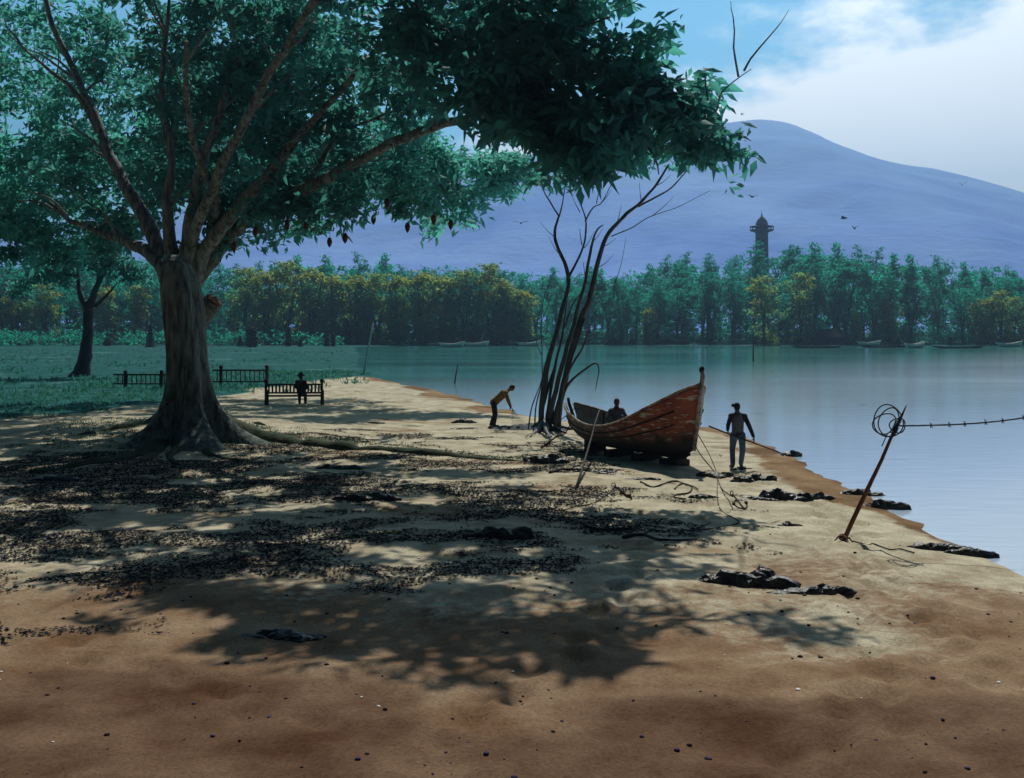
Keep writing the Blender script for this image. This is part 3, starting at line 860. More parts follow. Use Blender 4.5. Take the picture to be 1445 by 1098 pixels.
# ------------------------------------------------------------------ slender clump by the water
def slender_clump():
    g = on(768, 606)
    o = empty('slender_tree', g, label='slender nearly bare tree of many dark leaning stems left of the boat', cat='tree')
    D = g.y

    def S(pl, r0, r1, seed, dd=0.0, name='stem', par=o):
        pts = [P(x, y, D + dd * i) - g for i, (x, y) in enumerate(pl)]
        rad = [.58 * (r0 + (r1 - r0) * i / (len(pl) - 1)) for i in range(len(pl))]
        w = MB(); branch(w, pts, rad, 5, 8, .12, .04, seed)
        return w.build(name, M['stem'], par)
    s1 = S([(762, 612), (766, 560), (776, 500), (797, 425), (802, 388), (786, 345), (783, 325), (789, 305)], .20, .065, 1, .1)
    S([(789, 306), (776, 285), (767, 268), (766, 245)], .055, .02, 2, 0, 'branch', s1); S([(789, 306), (794, 285), (798, 250)], .05, .02, 3, 0, 'branch', s1)
    S([(802, 392), (820, 355), (827, 318), (820, 285), (816, 240)], .08, .02, 4, .1, 'branch', s1)
    S([(826, 312), (838, 292), (850, 285), (862, 262), (876, 238)], .05, .015, 5, .1, 'branch', s1); S([(842, 288), (847, 258)], .03, .012, 6, 0, 'branch', s1)
    S([(821, 346), (818, 322)], .035, .015, 7, 0, 'branch', s1)
    s2 = S([(772, 612), (784, 550), (806, 470), (826, 395), (834, 350), (842, 325), (851, 317)], .17, .03, 8, -.1)
    S([(826, 400), (823, 370)], .03, .015, 9, 0, 'branch', s2)
    s3 = S([(780, 612), (798, 530), (820, 450), (831, 425), (842, 375), (855, 335), (880, 305), (903, 288), (925, 262), (944, 232)], .22, .055, 10, -.1)
    S([(900, 291), (925, 278), (950, 262), (972, 238)], .075, .03, 11, 0, 'branch', s3)
    S([(862, 334), (890, 322), (920, 305), (960, 291), (1001, 269)], .04, .012, 12, -.1, 'branch', s3)
    S([(918, 306), (936, 292), (950, 278)], .025, .01, 13, 0, 'branch', s3)
    S([(832, 428), (845, 410), (858, 395)], .03, .01, 14, 0, 'branch', s3)
    S([(838, 442), (858, 424), (884, 408)], .03, .01, 15, 0, 'branch', s3); S([(866, 420), (869, 398), (878, 370), (884, 335)], .03, .01, 16, 0, 'branch', s3)
    s4 = S([(756, 612), (757, 575), (765, 530), (764, 470), (766, 430), (774, 402)], .05, .012, 17, .1); S([(763, 460), (773, 430), (779, 413)], .02, .01, 18, 0, 'branch', s4)
    S([(746, 610), (750, 575), (762, 545), (768, 510)], .05, .02, 19, .1)
    S([(790, 612), (792, 560), (800, 530), (822, 490), (832, 465)], .14, .03, 20, -.15)
    S([(770, 612), (778, 545), (790, 490), (797, 450), (801, 420)], .12, .02, 21, .15)
    S([(795, 465), (808, 430), (824, 405), (825, 380)], .05, .02, 22, .1)
    b = S([(785, 585), (796, 552), (812, 532), (832, 517), (841, 513), (845, 522), (843, 537), (840, 552)], .10, .015, 23, -.1)
    b['label'] = 'bent low stem with its thin tip drooping down'
    S([(758, 612), (764, 590), (770, 560), (782, 520), (795, 470)], .13, .05, 24, .08)
    S([(776, 612), (790, 580), (795, 545), (812, 490), (825, 450)], .15, .05, 25, -.08)
    r2 = random.Random(8)
    for i, (x, y, dx, dy) in enumerate([(800, 420, -18, -30), (812, 440, 10, -34), (790, 360, -16, -26), (784, 335, -22, -22), (824, 350, 14, -24), (818, 300, -12, -26), (836, 340, 16, -20),
                                       (848, 350, 22, -14), (870, 318, 6, -30), (885, 302, 24, -22), (905, 286, -4, -30), (925, 262, 22, -16), (850, 285, 14, -18), (862, 262, -8, -22),
                                       (770, 268, -16, -14), (796, 262, 12, -20), (842, 380, 24, -22), (835, 410, 26, -10), (806, 470, -20, -28), (822, 470, 22, -20), (778, 500, -16, -34), (765, 500, -12, -30)]):
        S([(x, y), (x + dx * .5, y + dy * .42), (x + dx, y + dy)], .03, .008, 60 + i, r2.uniform(-.2, .2), 'twig')
    for i, (x, y) in enumerate([(735, 606), (748, 615), (800, 612), (812, 606), (775, 618)]):
        e = on(x, y) - g; w = MB(); branch(w, [Vector((0, 0, .25)), e * .5 + Vector((0, 0, .08)), e], [.16, .09, .03], 4, 8, .1, .05, i)
        w.build('root', M['stem'], o)
    # a few leaves where the topmost twigs reach the big crown
    p, idx = [], []
    pos = []
    for (x, y, n) in [(800, 245, 60), (850, 240, 70), (900, 232, 60), (945, 232, 70), (975, 228, 40), (770, 245, 40)]:
        q, _ = clump_cloud(P(x, y, D) - g, (0.8, .7, .35), n, 6, .12); pos.append(q)
    pos = np.concatenate(pos)
    leaves_mesh('crown', M['leaf'], pos, rng.uniform(.15, .3, len(pos)), MD * rng.uniform(.8, 1.6, (len(pos), 1)), .4, o)


slender_clump()


# small forked tree on the lawn at the left
def lawn_tree():
    g = on(118, 531)
    o = empty('forked_tree', g, label='small dark forked tree on the lawn left of the huge shade tree', cat='tree')
    D = g.y

    def S(pl, rr_, seed, name='trunk', par=o):
        w = MB(); p, q = [P(x, y, D + i * .1) - g for i, (x, y) in enumerate(pl)], rr_
        branch(w, p, q, 5, 10, .1, .05, seed)
        return w.build(name, M['stem'], par)
    t = S([(112, 536), (118, 515), (123, 480), (125, 440), (128, 425)], [.95, .55, .42, .40, .36], 1)
    S([(128, 432), (136, 405), (150, 380), (160, 368)], [.3, .22, .14, .06], 2, 'limb', t); S([(125, 440), (113, 415), (110, 390), (108, 372)], [.3, .2, .12, .05], 3, 'limb', t)
    S([(134, 432), (152, 415), (166, 398)], [.14, .1, .04], 4, 'limb', t); S([(124, 430), (138, 400), (138, 375)], [.2, .15, .05], 5, 'limb', t)
    S([(108, 390), (60, 385), (32, 410)], [.1, .08, .03], 6, 'limb', t)
    pos, col = [], []
    for (x, y, rx_, ry_, n, tn) in [(70, 385, 45, 22, 750, .3), (115, 362, 50, 22, 900, .2), (165, 372, 40, 22, 750, .3), (30, 402, 22, 18, 300, .4), (150, 350, 40, 16, 500, .4), (195, 385, 22, 16, 250, .5), (85, 350, 40, 18, 500, .5)]:
        k = D / F
        q, idx = clump_cloud(P(x, y, D) - g, (rx_ * k, rx_ * k * .8, ry_ * k), n, n // 20, .3)
        pos.append(q); col.append((DK + (MD - DK) * tn * 2) * rng.uniform(.7, 1.4, (n, 1)))
    pos = np.concatenate(pos)
    leaves_mesh('crown', M['leaf'], pos, rng.uniform(.3, .6, len(pos)), np.concatenate(col), .4, o)


lawn_tree()

# ------------------------------------------------------------------ the wood beyond the lake
TEAL = np.array([0.018, 0.24, 0.215]); TEALD = np.array([0.010, 0.16, 0.145]); OCH = np.array([0.27, 0.25, 0.055]); OLIVE = np.array([0.10, 0.23, 0.13])


def far_tree_proto(name, h, w, base, alt, seed):
    o = empty(name, (0, 0, 0))
    t = MB()
    rr = random.Random(seed)
    for k in range(3):
        a = rr.uniform(0, 6.28); e = Vector((math.cos(a) * w * .3, math.sin(a) * w * .3, h * rr.uniform(.65, .9)))
        branch(t, [Vector((0, 0, -.5)), Vector((e.x * .2, e.y * .2, h * .3)), e], [.32, .24, .06], 4, 6, .1, .2, seed + k)
    t.build('trunk', M['stem'], o)
    pos, col, sz = [], [], []
    for k in range(17):
        z = h * rr.uniform(.04, .93); rad = w * .5 * (1 - ((z / h - .5) / .62) ** 2) ** .5
        a = rr.uniform(0, 6.28); d = rad * rr.uniform(.2, .75)
        n = 150
        q, idx = clump_cloud((math.cos(a) * d, math.sin(a) * d, z), (rad * .55, rad * .55, h * .11), n, 12, .35)
        c = base + (alt - base) * rr.random()
        pos.append(q); col.append(c * rng.uniform(.85, 1.15, (n, 1))); sz.append(rng.uniform(.5, 1.1, n))
    leaves_mesh('crown', M['leaf_far'], np.concatenate(pos), np.concatenate(sz), np.concatenate(col), .3, o)
    return o


protos = [far_tree_proto('woodland_tree', 21, 10, TEAL, TEALD, 1), far_tree_proto('woodland_tree', 24, 11, TEALD, TEAL * 1.3, 2),
          far_tree_proto('woodland_tree', 19, 9, TEAL * 1.2, TEAL, 3), far_tree_proto('woodland_tree', 26, 9, TEALD, TEAL, 4)]
autumn = [far_tree_proto('autumn_tree', 17, 9, OCH, OLIVE, 11), far_tree_proto('autumn_tree', 15, 7, OLIVE, OCH, 12)]
used = set()


def put_tree(pr, px, D, hscale, label, group, cat='tree'):
    if pr.name in used:
        o = copy_tree(pr)
    else:
        o = pr; used.add(pr.name)
    x = (px - CX) / F * D
    o.location = (x, D, gz(x, D) - .1)
    o.rotation_euler = (0, 0, rnd.uniform(0, 6.28))
    s = hscale; o.scale = (s * rnd.uniform(.9, 1.15), s * rnd.uniform(.9, 1.15), s)
    tag(o, label, cat, group)
    return o


def top_y(px):   # row of the treetops in the photo
    return float(np.interp(px, [-100, 0, 200, 340, 480, 620, 720, 800, 900, 960, 1040, 1160, 1260, 1340, 1445, 1560], [380, 372, 366, 372, 372, 372, 385, 378, 382, 366, 358, 350, 362, 368, 385, 392]))


i = 0
for row, D in enumerate((290, 300, 310, 324)):
    px = -70 + row * 9
    while px < 1530:
        h = (HY - top_y(px)) / F * D + H - 1.0
        pr = protos[rnd.randrange(4)]
        h0 = {0: 21, 1: 24, 2: 19, 3: 26}[protos.index(pr)]
        sc = h / h0 * rnd.uniform(.72, 1.08)
        for lim, wh in ((110, 'left of the small forked tree'), (240, 'between the forked tree and the huge trunk'), (500, 'right of the huge trunk behind the lawn'),
                        (740, 'behind the ochre tree row'), (880, 'behind the slender bare tree'), (1070, 'between the slender tree and the stone tower'),
                        (1172, 'between the stone tower and the hut'), (1330, 'above the bank right of the hut'), (9999, 'at the right end of the far bank')):
            if px < lim: break
        lb, gp = 'tall green woodland tree ' + wh, 'green trees ' + wh
        if not (row < 2 and abs(px - 1075) < 14):
            put_tree(pr, px + rnd.uniform(-8, 8), D + rnd.uniform(-4, 4), sc, lb, gp)
        px += rnd.uniform(24, 42)
for (px, ty, lb, gp) in [(20, 405, 0, 0), (62, 395, 0, 0), (150, 392, 0, 0), (195, 398, 0, 0), (345, 372, 1, 1), (375, 364, 1, 1), (405, 362, 1, 1), (440, 360, 1, 1), (470, 372, 1, 1),
                         (505, 372, 2, 2), (532, 380, 2, 2), (562, 372, 2, 2), (598, 366, 2, 2), (625, 372, 2, 2), (655, 376, 2, 2), (692, 366, 2, 2), (712, 380, 2, 2), (735, 395, 2, 2),
                         (1078, 385, 3, 3), (1130, 380, 4, 4), (1255, 415, 5, 5), (1208, 438, 6, 6), (1390, 410, 7, 7), (1412, 405, 7, 7), (1432, 415, 7, 7), (915, 425, 8, 8)]:
    LB = ['yellow-leaved tree seen through the gap around the small forked lawn tree', 'ochre autumn tree just right of the huge shade tree trunk',
          'ochre autumn tree of the row between the birch-white pole and the slender tree', 'yellowing tree right under the stone tower',
          'narrow yellow tree just right of the stone tower', 'faint yellow tree halfway between tower and right edge', 'low olive tree by the dark roofed hut',
          'large ochre tree of the cluster near the right edge', 'faint olive tree above the stern half of the beached boat'][lb]
    GPS = ['yellow trees behind the forked tree', 'ochre trees right of the big trunk', 'ochre tree row across the lake', None, None, None, None, 'ochre trees near the right edge', None][gp]
    D = 284 + rnd.uniform(-3, 3)
    h = (HY - ty) / F * D + H - .5
    k = rnd.randrange(2)
    put_tree(autumn[k], px, D, h / (17, 15)[k], LB, GPS)
# the dense mass behind
pos, col, sz = [], [], []
for _ in range(900):
    px = rnd.uniform(-120, 1600); D = rnd.uniform(335, 350)
    ht = (HY - top_y(px) - 4) / F * D + H
    z = ht * rnd.uniform(0.03, .95)
    n = 45
    q, idx = clump_cloud(((px - CX) / F * D, D, z), (3.5, 3, 2.2), n, 5, .7)
    pos.append(q); sz.append(rng.uniform(.9, 1.8, n)); col.append(TEALD * rng.uniform(.8, 1.9, (n, 1)))
for _ in range(700):
    px = rnd.uniform(-120, 1600); D = rnd.uniform(289, 295) if px > 480 else rnd.uniform(255, 275)
    n = 26
    q, idx = clump_cloud(((px - CX) / F * D, D, .6 + rnd.uniform(0, 2.6)), (2.4, 1.5, 1.2), n, 4, .5)
    pos.append(q); sz.append(rng.uniform(.5, 1.1, n)); col.append((TEALD + (TEAL - TEALD) * rnd.random()) * rng.uniform(.6, 1.5, (n, 1)))
w = leaves_mesh('distant_wood', M['leaf_far'], np.concatenate(pos), np.concatenate(sz), np.concatenate(col), .2)
tag(w, 'dense green mass of the wood behind the far bank trees', 'wood', kind='stuff')


def bush(name, px, py, hpx, wpx, label, conical=False, cat='bush', n=1300, group=None):
    g = on(px, py); k = g.y / F
    o = empty(name, g, label=label, cat=cat, group=group)
    t = MB(); t.tube([(0, 0, -.3), (0, 0, hpx * k * .6)], [.14, .05], 6); t.build('trunk', M['stem'], o)
    hh, ww = hpx * k, wpx * k
    z = rng.random(n) ** (1.3 if conical else 1.0) * hh
    rr = (1 - z / hh) if conical else np.sqrt(np.clip(1 - ((z / hh - .45) / .6) ** 2, 0, 1))
    a = rng.random(n) * 6.283; q = np.sqrt(rng.random(n)) * rr * ww * .5
    pos = np.stack([np.cos(a) * q, np.sin(a) * q, z], 1)
    leaves_mesh('crown', M['leaf_dark'], pos, rng.uniform(.4, .8, n) * max(.6, min(1, ww / 3)), np.array([.006, .035, .035]) * rng.uniform(.6, 1.4, (n, 1)), .2, o)
    return o


bush('conifer', 212, 490, 32, 14, 'small pointed conifer standing left of the huge trunk', True, 'conifer')
bush('conifer', 339, 489, 14, 9, 'tiny pointed conifer first right of the huge trunk', True, 'conifer')
bush('bush', 355, 490, 30, 17, 'tall rounded dark bush right of the huge trunk')
bush('cypress', 407, 489, 28, 8, 'thin dark column of a cypress standing alone on the lawn edge', False, 'cypress')
bush('conifer', 424, 489, 10, 5, 'lowest tiny conifer just right of the lone cypress', True, 'conifer')
bush('cypress', 461, 489, 25, 8, 'left cypress of the close dark pair on the lawn edge', False, 'cypress')
bush('cypress', 470, 489, 20, 6, 'right cypress of the close dark pair on the lawn edge', False, 'cypress')
bush('conifer', 490, 489, 34, 20, 'broad dark conifer at the right end of the lawn edge', True, 'conifer')
bush('bush', 152, 488, 11, 10, 'low round bush right of the forked tree trunk')
for i, (x, y, h, w_, lb) in enumerate([(690, 488.5, 7, 9, 'small dark bush at the left end of the far shore'), (712, 488.5, 6, 12, 'low dark bush second along the far shore from the left'),
                                     (734, 488.5, 7, 13, 'dark bush on the far shore just left of the slender tree'), (862, 487.6, 7, 22, 'long low bush on the far shore just right of the slender tree'),
                                     (874, 486, 7, 10, 'dark round bush on the far shore above the seated man'), (892, 483, 6, 9, 'little bush higher up the far bank above the seated man'),
                                     (966, 488, 9, 12, 'dark bush at the waterline above the boat prow'), (940, 484, 6, 26, 'long flat bush on the far bank left of the boat prow'),
                                     (998, 486, 20, 10, 'pointed dark bush on the far bank right of the boat prow'), (1068, 486, 9, 9, 'dark bush on the far bank just below the tower'),
                                     (1126, 488, 8, 14, 'dark bush on the far shore left of the hut'), (1183, 488.5, 8, 14, 'dark domed bush at the waterline below the hut'),
                                     (1256, 487, 14, 8, 'dark upright bush on the far shore right of the hut'), (1268, 490, 10, 6, 'dark bush at the waterline halfway from hut to stake'),
                                     (1342, 489, 10, 7, 'dark upright bush on the far shore near the right edge')]):
    bush('shore_bush', x, y, h, w_, lb, i == 8, 'bush', 500)


# stone tower
def tower():
    D = 345.0; x = (1075 - CX) / F * D; k = D / F
    z0 = gz(x, D)
    o = empty('stone_tower', (x, D, z0), label='slim grey stone tower with a balcony and domed top above the far trees', cat='tower')
    zt = H + (HY - 308) * k - z0
    zb = H + (HY - 326) * k - z0
    w = MB(); w.lathe([(2.7, -1), (2.5, 10), (2.2, 22), (2.0, zb - 1), (2.2, zb - .4)], 20); w.build('shaft', M['stone'], o)
    w = MB(); w.lathe([(2.2, zb - .4), (3.7, zb), (3.7, zb + .4), (3.5, zb + .42)], 20); bal = w.build('balcony', M['stone'], o)
    w = MB()
    for i in range(14):
        a = i / 14 * 6.283; w.box((3.75 * math.cos(a), 3.75 * math.sin(a), zb + .85), (.22, .22, .9), Matrix.Rotation(a, 3, 'Z'))
    w.lathe([(3.7, zb + 1.3), (3.85, zb + 1.3), (3.85, zb + 1.5), (3.7, zb + 1.5)], 20)
    w.build('railing', M['stone'], bal)
    w = MB(); w.lathe([(2.1, zb + .4), (2.0, zt - 2.2), (1.95, zt - 1.6), (1.5, zt - .6), (.8, zt + .2), (.25, zt + .7)], 20); w.build('dome', M['stone'], o)
    w = MB(); w.lathe([(.2, zt + .6), (.28, zt + 1.1), (.08, zt + 1.5), (.05, zt + 2.6)], 8); w.build('finial', M['stone'], o)
    for j, zz in enumerate((12, 18, 24, 30)):
        if zz < zb - 2:
            w = MB(); w.box((0, -2.36 + j * .1, zz), (.5, .6, 1.6)); w.build('window', M['eye'], o)


tower()


# hut on the far bank
def hut():
    g = on(1172, 487); k = g.y / F
    o = empty('hut', g, label='low dark hut with a peaked roof on the far bank', cat='hut')
    w = MB(); w.box((0, 0, 1.0), (9, 4, 2.4)); b = w.build('wall', M['hut'], o, False)
    w = MB(); hw, dp = 5.4, 2.6
    w.add([(-hw, -dp, 2.1), (hw, -dp, 2.1), (hw, dp, 2.1), (-hw, dp, 2.1), (-2.6, 0, 4.2), (2.4, 0, 4.2)],
          [(0, 1, 5, 4), (1, 2, 5), (2, 3, 4, 5), (3, 0, 4), (3, 2, 1, 0)]); w.build('roof', M['roofm'], o, False)
    w = MB(); w.box((-1.2, -2.0, .8), (1.0, .1, 1.7)); w.build('door', M['eye'], o, False)


hut()


def loft_hull(L, Bm, D0, sheer_bow, sheer_st, n=18, t=8, thick=.035, bluff=.55, rake=.35, srake=.5, strakes=0):
    """returns (outer+inner shell verts, faces) and the gunwale line; x along the boat (bow +), y beam, z up"""
    vs, fs = [], []
    gun = []

    def sec(s):
        u = (s - .475) / (.525 if s > .475 else .475)
        be = Bm * .5 * max(0.0, 1 - abs(u) ** (3.0 if u > 0 else 2.0)) ** bluff
        be = max(be * (1 if s < .999 else 0), .014)
        m = .42
        zs = D0 + (sheer_bow - D0) * max(0, (s - m) / (1 - m)) ** 2.0 + (sheer_st - D0) * max(0, (m - s) / m) ** 1.8
        kz = 0.0 + .22 * max(0, (s - .86) / .14) ** 2 + .55 * max(0, (.22 - s) / .22) ** 2
        return be, zs, kz
    for side in (0, 1):
        for i in range(n + 1):
            s = i / n
            s = max(0.012, s)
            be, zs, kz = sec(s)
            for j in range(t + 1):
                q = j / t            # 0 gunwale .. 1 keel
                yy = be * (1 - q ** 2.4) ** .62 * (1 - .10 * (1 - q))
                if q == 1: yy = .012
                z = zs + (kz - zs) * q
                if strakes and j < t and j > 0: yy += .012 * ((j * 1) % 2)
                x = (s - .5) * L
                x += rake * (1 - q) * max(0, (s - .8) / .2) ** 1.2 - srake * (1 - q) * max(0, (.2 - s) / .2) ** 1.2
                off = thick if side else 0
                yo = max(yy - off, .004); zo = z + (off * (q > .6)) - (0.02 if side and j == 0 else 0)
                vs.append((x - (off if side and s > .9 else 0), yo, zo))
                if j == 0 and side == 0: gun.append(Vector((x, yy, z)))
    W = t + 1; Nn = (n + 1) * W
    for i in range(n):
        for j in range(t):
            a = i * W + j
            fs.append((a, a + 1, a + W + 1, a + W))
            b = a + Nn
            fs.append((b, b + W, b + W + 1, b + 1))
        fs.append((i * W, i * W + W, i * W + W + Nn, i * W + Nn))
    m = len(vs)
    vs2 = [(x, -y, z) for x, y, z in vs]
    fs2 = [tuple(reversed([k + m for k in f])) for f in fs]
    return vs + vs2, fs + fs2, gun


def small_boat_proto():
    o = empty('rowing_boat', (0, 0, 0))
    vs, fs, gun = loft_hull(4.6, 1.6, .55, .95, .75, 10, 5)
    w = MB(); w.add(vs, fs); w.build('hull', M['white'], o)
    for x in (-.9, .7):
        w = MB(); w.box((x, 0, .42), (.22, 1.25, .04)); w.build('thwart', M['dark_wood'], o, False)
    return o


sb = small_boat_proto()
for i, (x, y, a, lb) in enumerate([(840, 486, .2, 'white rowing boat on the far shore just right of the slender tree'), (1012, 486, .3, 'white rowing boat on the far shore right of the boat prow'),
                                 (1103, 486, -.2, 'white rowing boat on the far shore below and right of the tower'), (1226, 488, .1, 'white rowing boat on the far shore right of the hut'),
                                 (1291, 491, .5, 'white rowing boat lying out on the water right of the hut'), (1424, 489.5, .0, 'white rowing boat on the far shore at the right edge'),
                                 (637, 490, .1, 'leftmost white rowing boat near the far shore'), (746, 488.5, .2, 'white rowing boat on the far shore left of the slender tree stems'),
                                 (672, 489, .1, 'white rowing boat by the small white pole')]):
    o = sb if i == 0 else copy_tree(sb)
    g = Gp(x, y, WL); o.location = (g.x, g.y, WL - .05); o.rotation_euler = (0, 0, a); tag(o, lb, 'boat', 'white boats along the far shore')
    o.scale = (1.25, 1.25, 1.6)
db = None
for i, (x, y, a, lb) in enumerate([(1150, 491, .0, 'long dark punt lying on the water below the tower and hut'), (1245, 490.5, .05, 'dark punt on the far water beside the white boat right of the hut'), (1350, 491.5, .0, 'dark punt on the far water near the right edge')]):
    if db is None:
        db = empty('punt', (0, 0, 0)); vs, fs, gun = loft_hull(11, 1.7, .4, .62, .6, 12, 5)
        w = MB(); w.add(vs, fs); w.build('hull', M['dark_wood'], db)
        w = MB(); w.box((0, 0, .25), (.3, 1.4, .05)); w.build('thwart', M['block'], db, False)
        o = db
    else:
        o = copy_tree(db)
    g = Gp(x, y, WL); o.location = (g.x, g.y, WL - .05); o.rotation_euler = (0, 0, a); tag(o, lb, 'boat', 'dark punts along the far shore')


def stick(name, p0, p1, r0, r1, m, label, cat='pole', tip=True, group=None):
    p0, p1 = Vector(p0), Vector(p1)
    o = empty(name, p0, label=label, cat=cat, group=group)
    w = MB(); d = p1 - p0
    pts = [d * t + mnoise.noise_vector(d * t + p0) * r0 * .7 for t in (0, .2, .4, .6, .8, 1)]
    w.tube(pts, [r0 + (r1 - r0) * t for t in (0, .2, .4, .6, .8, 1)], 8, .08); w.build('shaft', m, o)
    return o


a = on(512, 527); stick('white_pole', a - Vector((0, 0, .4)), a + Vector((.9, 0, 4.3)), .10, .05, M['white'], 'long leaning white pole standing at the corner of the lawn by the water')
a = Gp(676, 488, WL); stick('white_pole', a - Vector((0, 0, .5)), a + Vector((1.4, 0, 3.9)), .12, .06, M['white'], 'small leaning white pole at the left end of the far shore')
a = Gp(1063, 510, WL); stick('water_stake', a - Vector((0, 0, .9)), a + Vector((0, 0, 2.9)), .10, .05, M['dark_wood'], 'dark upright stake in the lake below the tower', 'stake')
a = Gp(639, 541, WL); stick('water_stake', a - Vector((0, 0, .8)), a + Vector((.35, 0, 1.35)), .06, .03, M['dark_wood'], 'dark leaning stake in the lake left of the bending man', 'stake')


# ------------------------------------------------------------------ railings and bench at the left
def railing(x0, x1, ybot, ytop, posts, label, gap=.28):
    a, b = on(x0, ybot), on(x1, ybot); k = a.y / F
    h = (ybot - ytop) * k
    o = empty('wooden_railing', (a + b) / 2, label=label, cat='railing')
    c = (a + b) / 2; L = (b - a).length; d = (b - a).normalized(); rot = d.to_track_quat('X', 'Z').to_matrix()
    w = MB(); w.box((0, 0, h * .92), (L, .10, .10), rot); w.build('top_rail', M['dark_wood'], o, False)
    w = MB(); w.box((0, 0, h * .30), (L, .07, .08), rot); w.build('bottom_rail', M['dark_wood'], o, False)
    for p in posts:
        q = d * (p - .5) * L
        w = MB(); w.box((q.x, q.y, h * .5 - .1), (.17, .17, h * 1.12 + .2), rot); w.ball((q.x, q.y, h * 1.1), .13, 8, 6); w.build('post', M['dark_wood'], o, False)
    n = int(L / gap); w = MB()
    for i in range(1, n):
        q = d * (i / n - .5) * L; w.box((q.x, q.y, h * .61), (.05, .045, h * .55), rot)
    w.build('balusters', M['dark_wood'], o, False)
    return o


railing(160, 245, 548, 527, [.2, .8, .97], 'dark wooden railing left of the huge trunk')
railing(300, 379, 546, 520, [.15, .97], 'dark wooden railing right of the huge trunk')


def bench():
    g = on(415, 572); k = g.y / F
    o = empty('park_bench', g, R(3), label='dark slatted park bench facing the lake with a person sitting on it', cat='bench')
    L = 2.55
    w = MB(); w.box((0, .22, .45), (L, .46, .05)); w.box((0, .45, .42), (L, .04, .08)); w.build('seat', M['dark_wood'], o, False)
    w = MB()
    for z in (.60, 1.0): w.box((0, -.06, z), (L, .05, .08))
    for i in range(15): w.box((-L / 2 + .1 + i * (L - .2) / 14, -.06, .8), (.08, .03, .34))
    w.build('backrest', M['dark_wood'], o, False)
    for sx in (-1, 1):
        w = MB(); w.box((sx * (L / 2 + .04), -.06, .52), (.11, .11, 1.2)); w.ball((sx * (L / 2 + .04), -.06, 1.16), .10, 10, 8); w.build('leg', M['dark_wood'], o, False)
        w = MB(); w.box((sx * (L / 2 + .04), .42, .3), (.09, .09, .72)); w.build('leg', M['dark_wood'], o, False)
        w = MB(); w.box((sx * (L / 2 + .04), .18, .69), (.08, .46, .06)); w.build('armrest', M['dark_wood'], o, False)
    return o, g


bench_o, bench_g = bench()


# ------------------------------------------------------------------ people
def remesh(o, vox=.012, sm=4):
    r = o.modifiers.new('r', 'REMESH'); r.mode = 'VOXEL'; r.voxel_size = vox; r.use_smooth_shade = True
    s = o.modifiers.new('s', 'SMOOTH'); s.iterations = sm; s.factor = .5
    return o


def hand(mb, wr, d, side, palm, curl=.6, s=1.0):
    """wr wrist, d direction of fingers, side = direction towards the thumb, palm = direction the palm faces"""
    wr, d, side, palm = Vector(wr), Vector(d).normalized(), Vector(side).normalized(), Vector(palm).normalized()
    c = wr + d * .055 * s
    rot = Matrix((side, d, palm)).transposed()
    mb.ball(c, (.042 * s, .055 * s, .016 * s), 12, 8, rot)
    for i, ln in enumerate((.072, .08, .075, .06)):
        b = wr + d * .095 * s + side * (.030 - .020 * i) * s
        a1, a2 = curl * .9, curl * 1.9
        k1 = b + (d * math.cos(a1) + palm * math.sin(a1)) * ln * .5 * s
        k2 = k1 + (d * math.cos(a2) + palm * math.sin(a2)) * ln * .55 * s
        mb.limb([b, k1, k2], [.0095 * s, .009 * s, .0075 * s], 8)
    b = wr + d * .03 * s + side * .036 * s
    k1 = b + (side * .7 + d * .6 + palm * .3).normalized() * .038 * s; k2 = k1 + (d * .7 + palm * .7 + side * .1).normalized() * .034 * s
    mb.limb([b, k1, k2], [.012 * s, .0105 * s, .009 * s], 8)


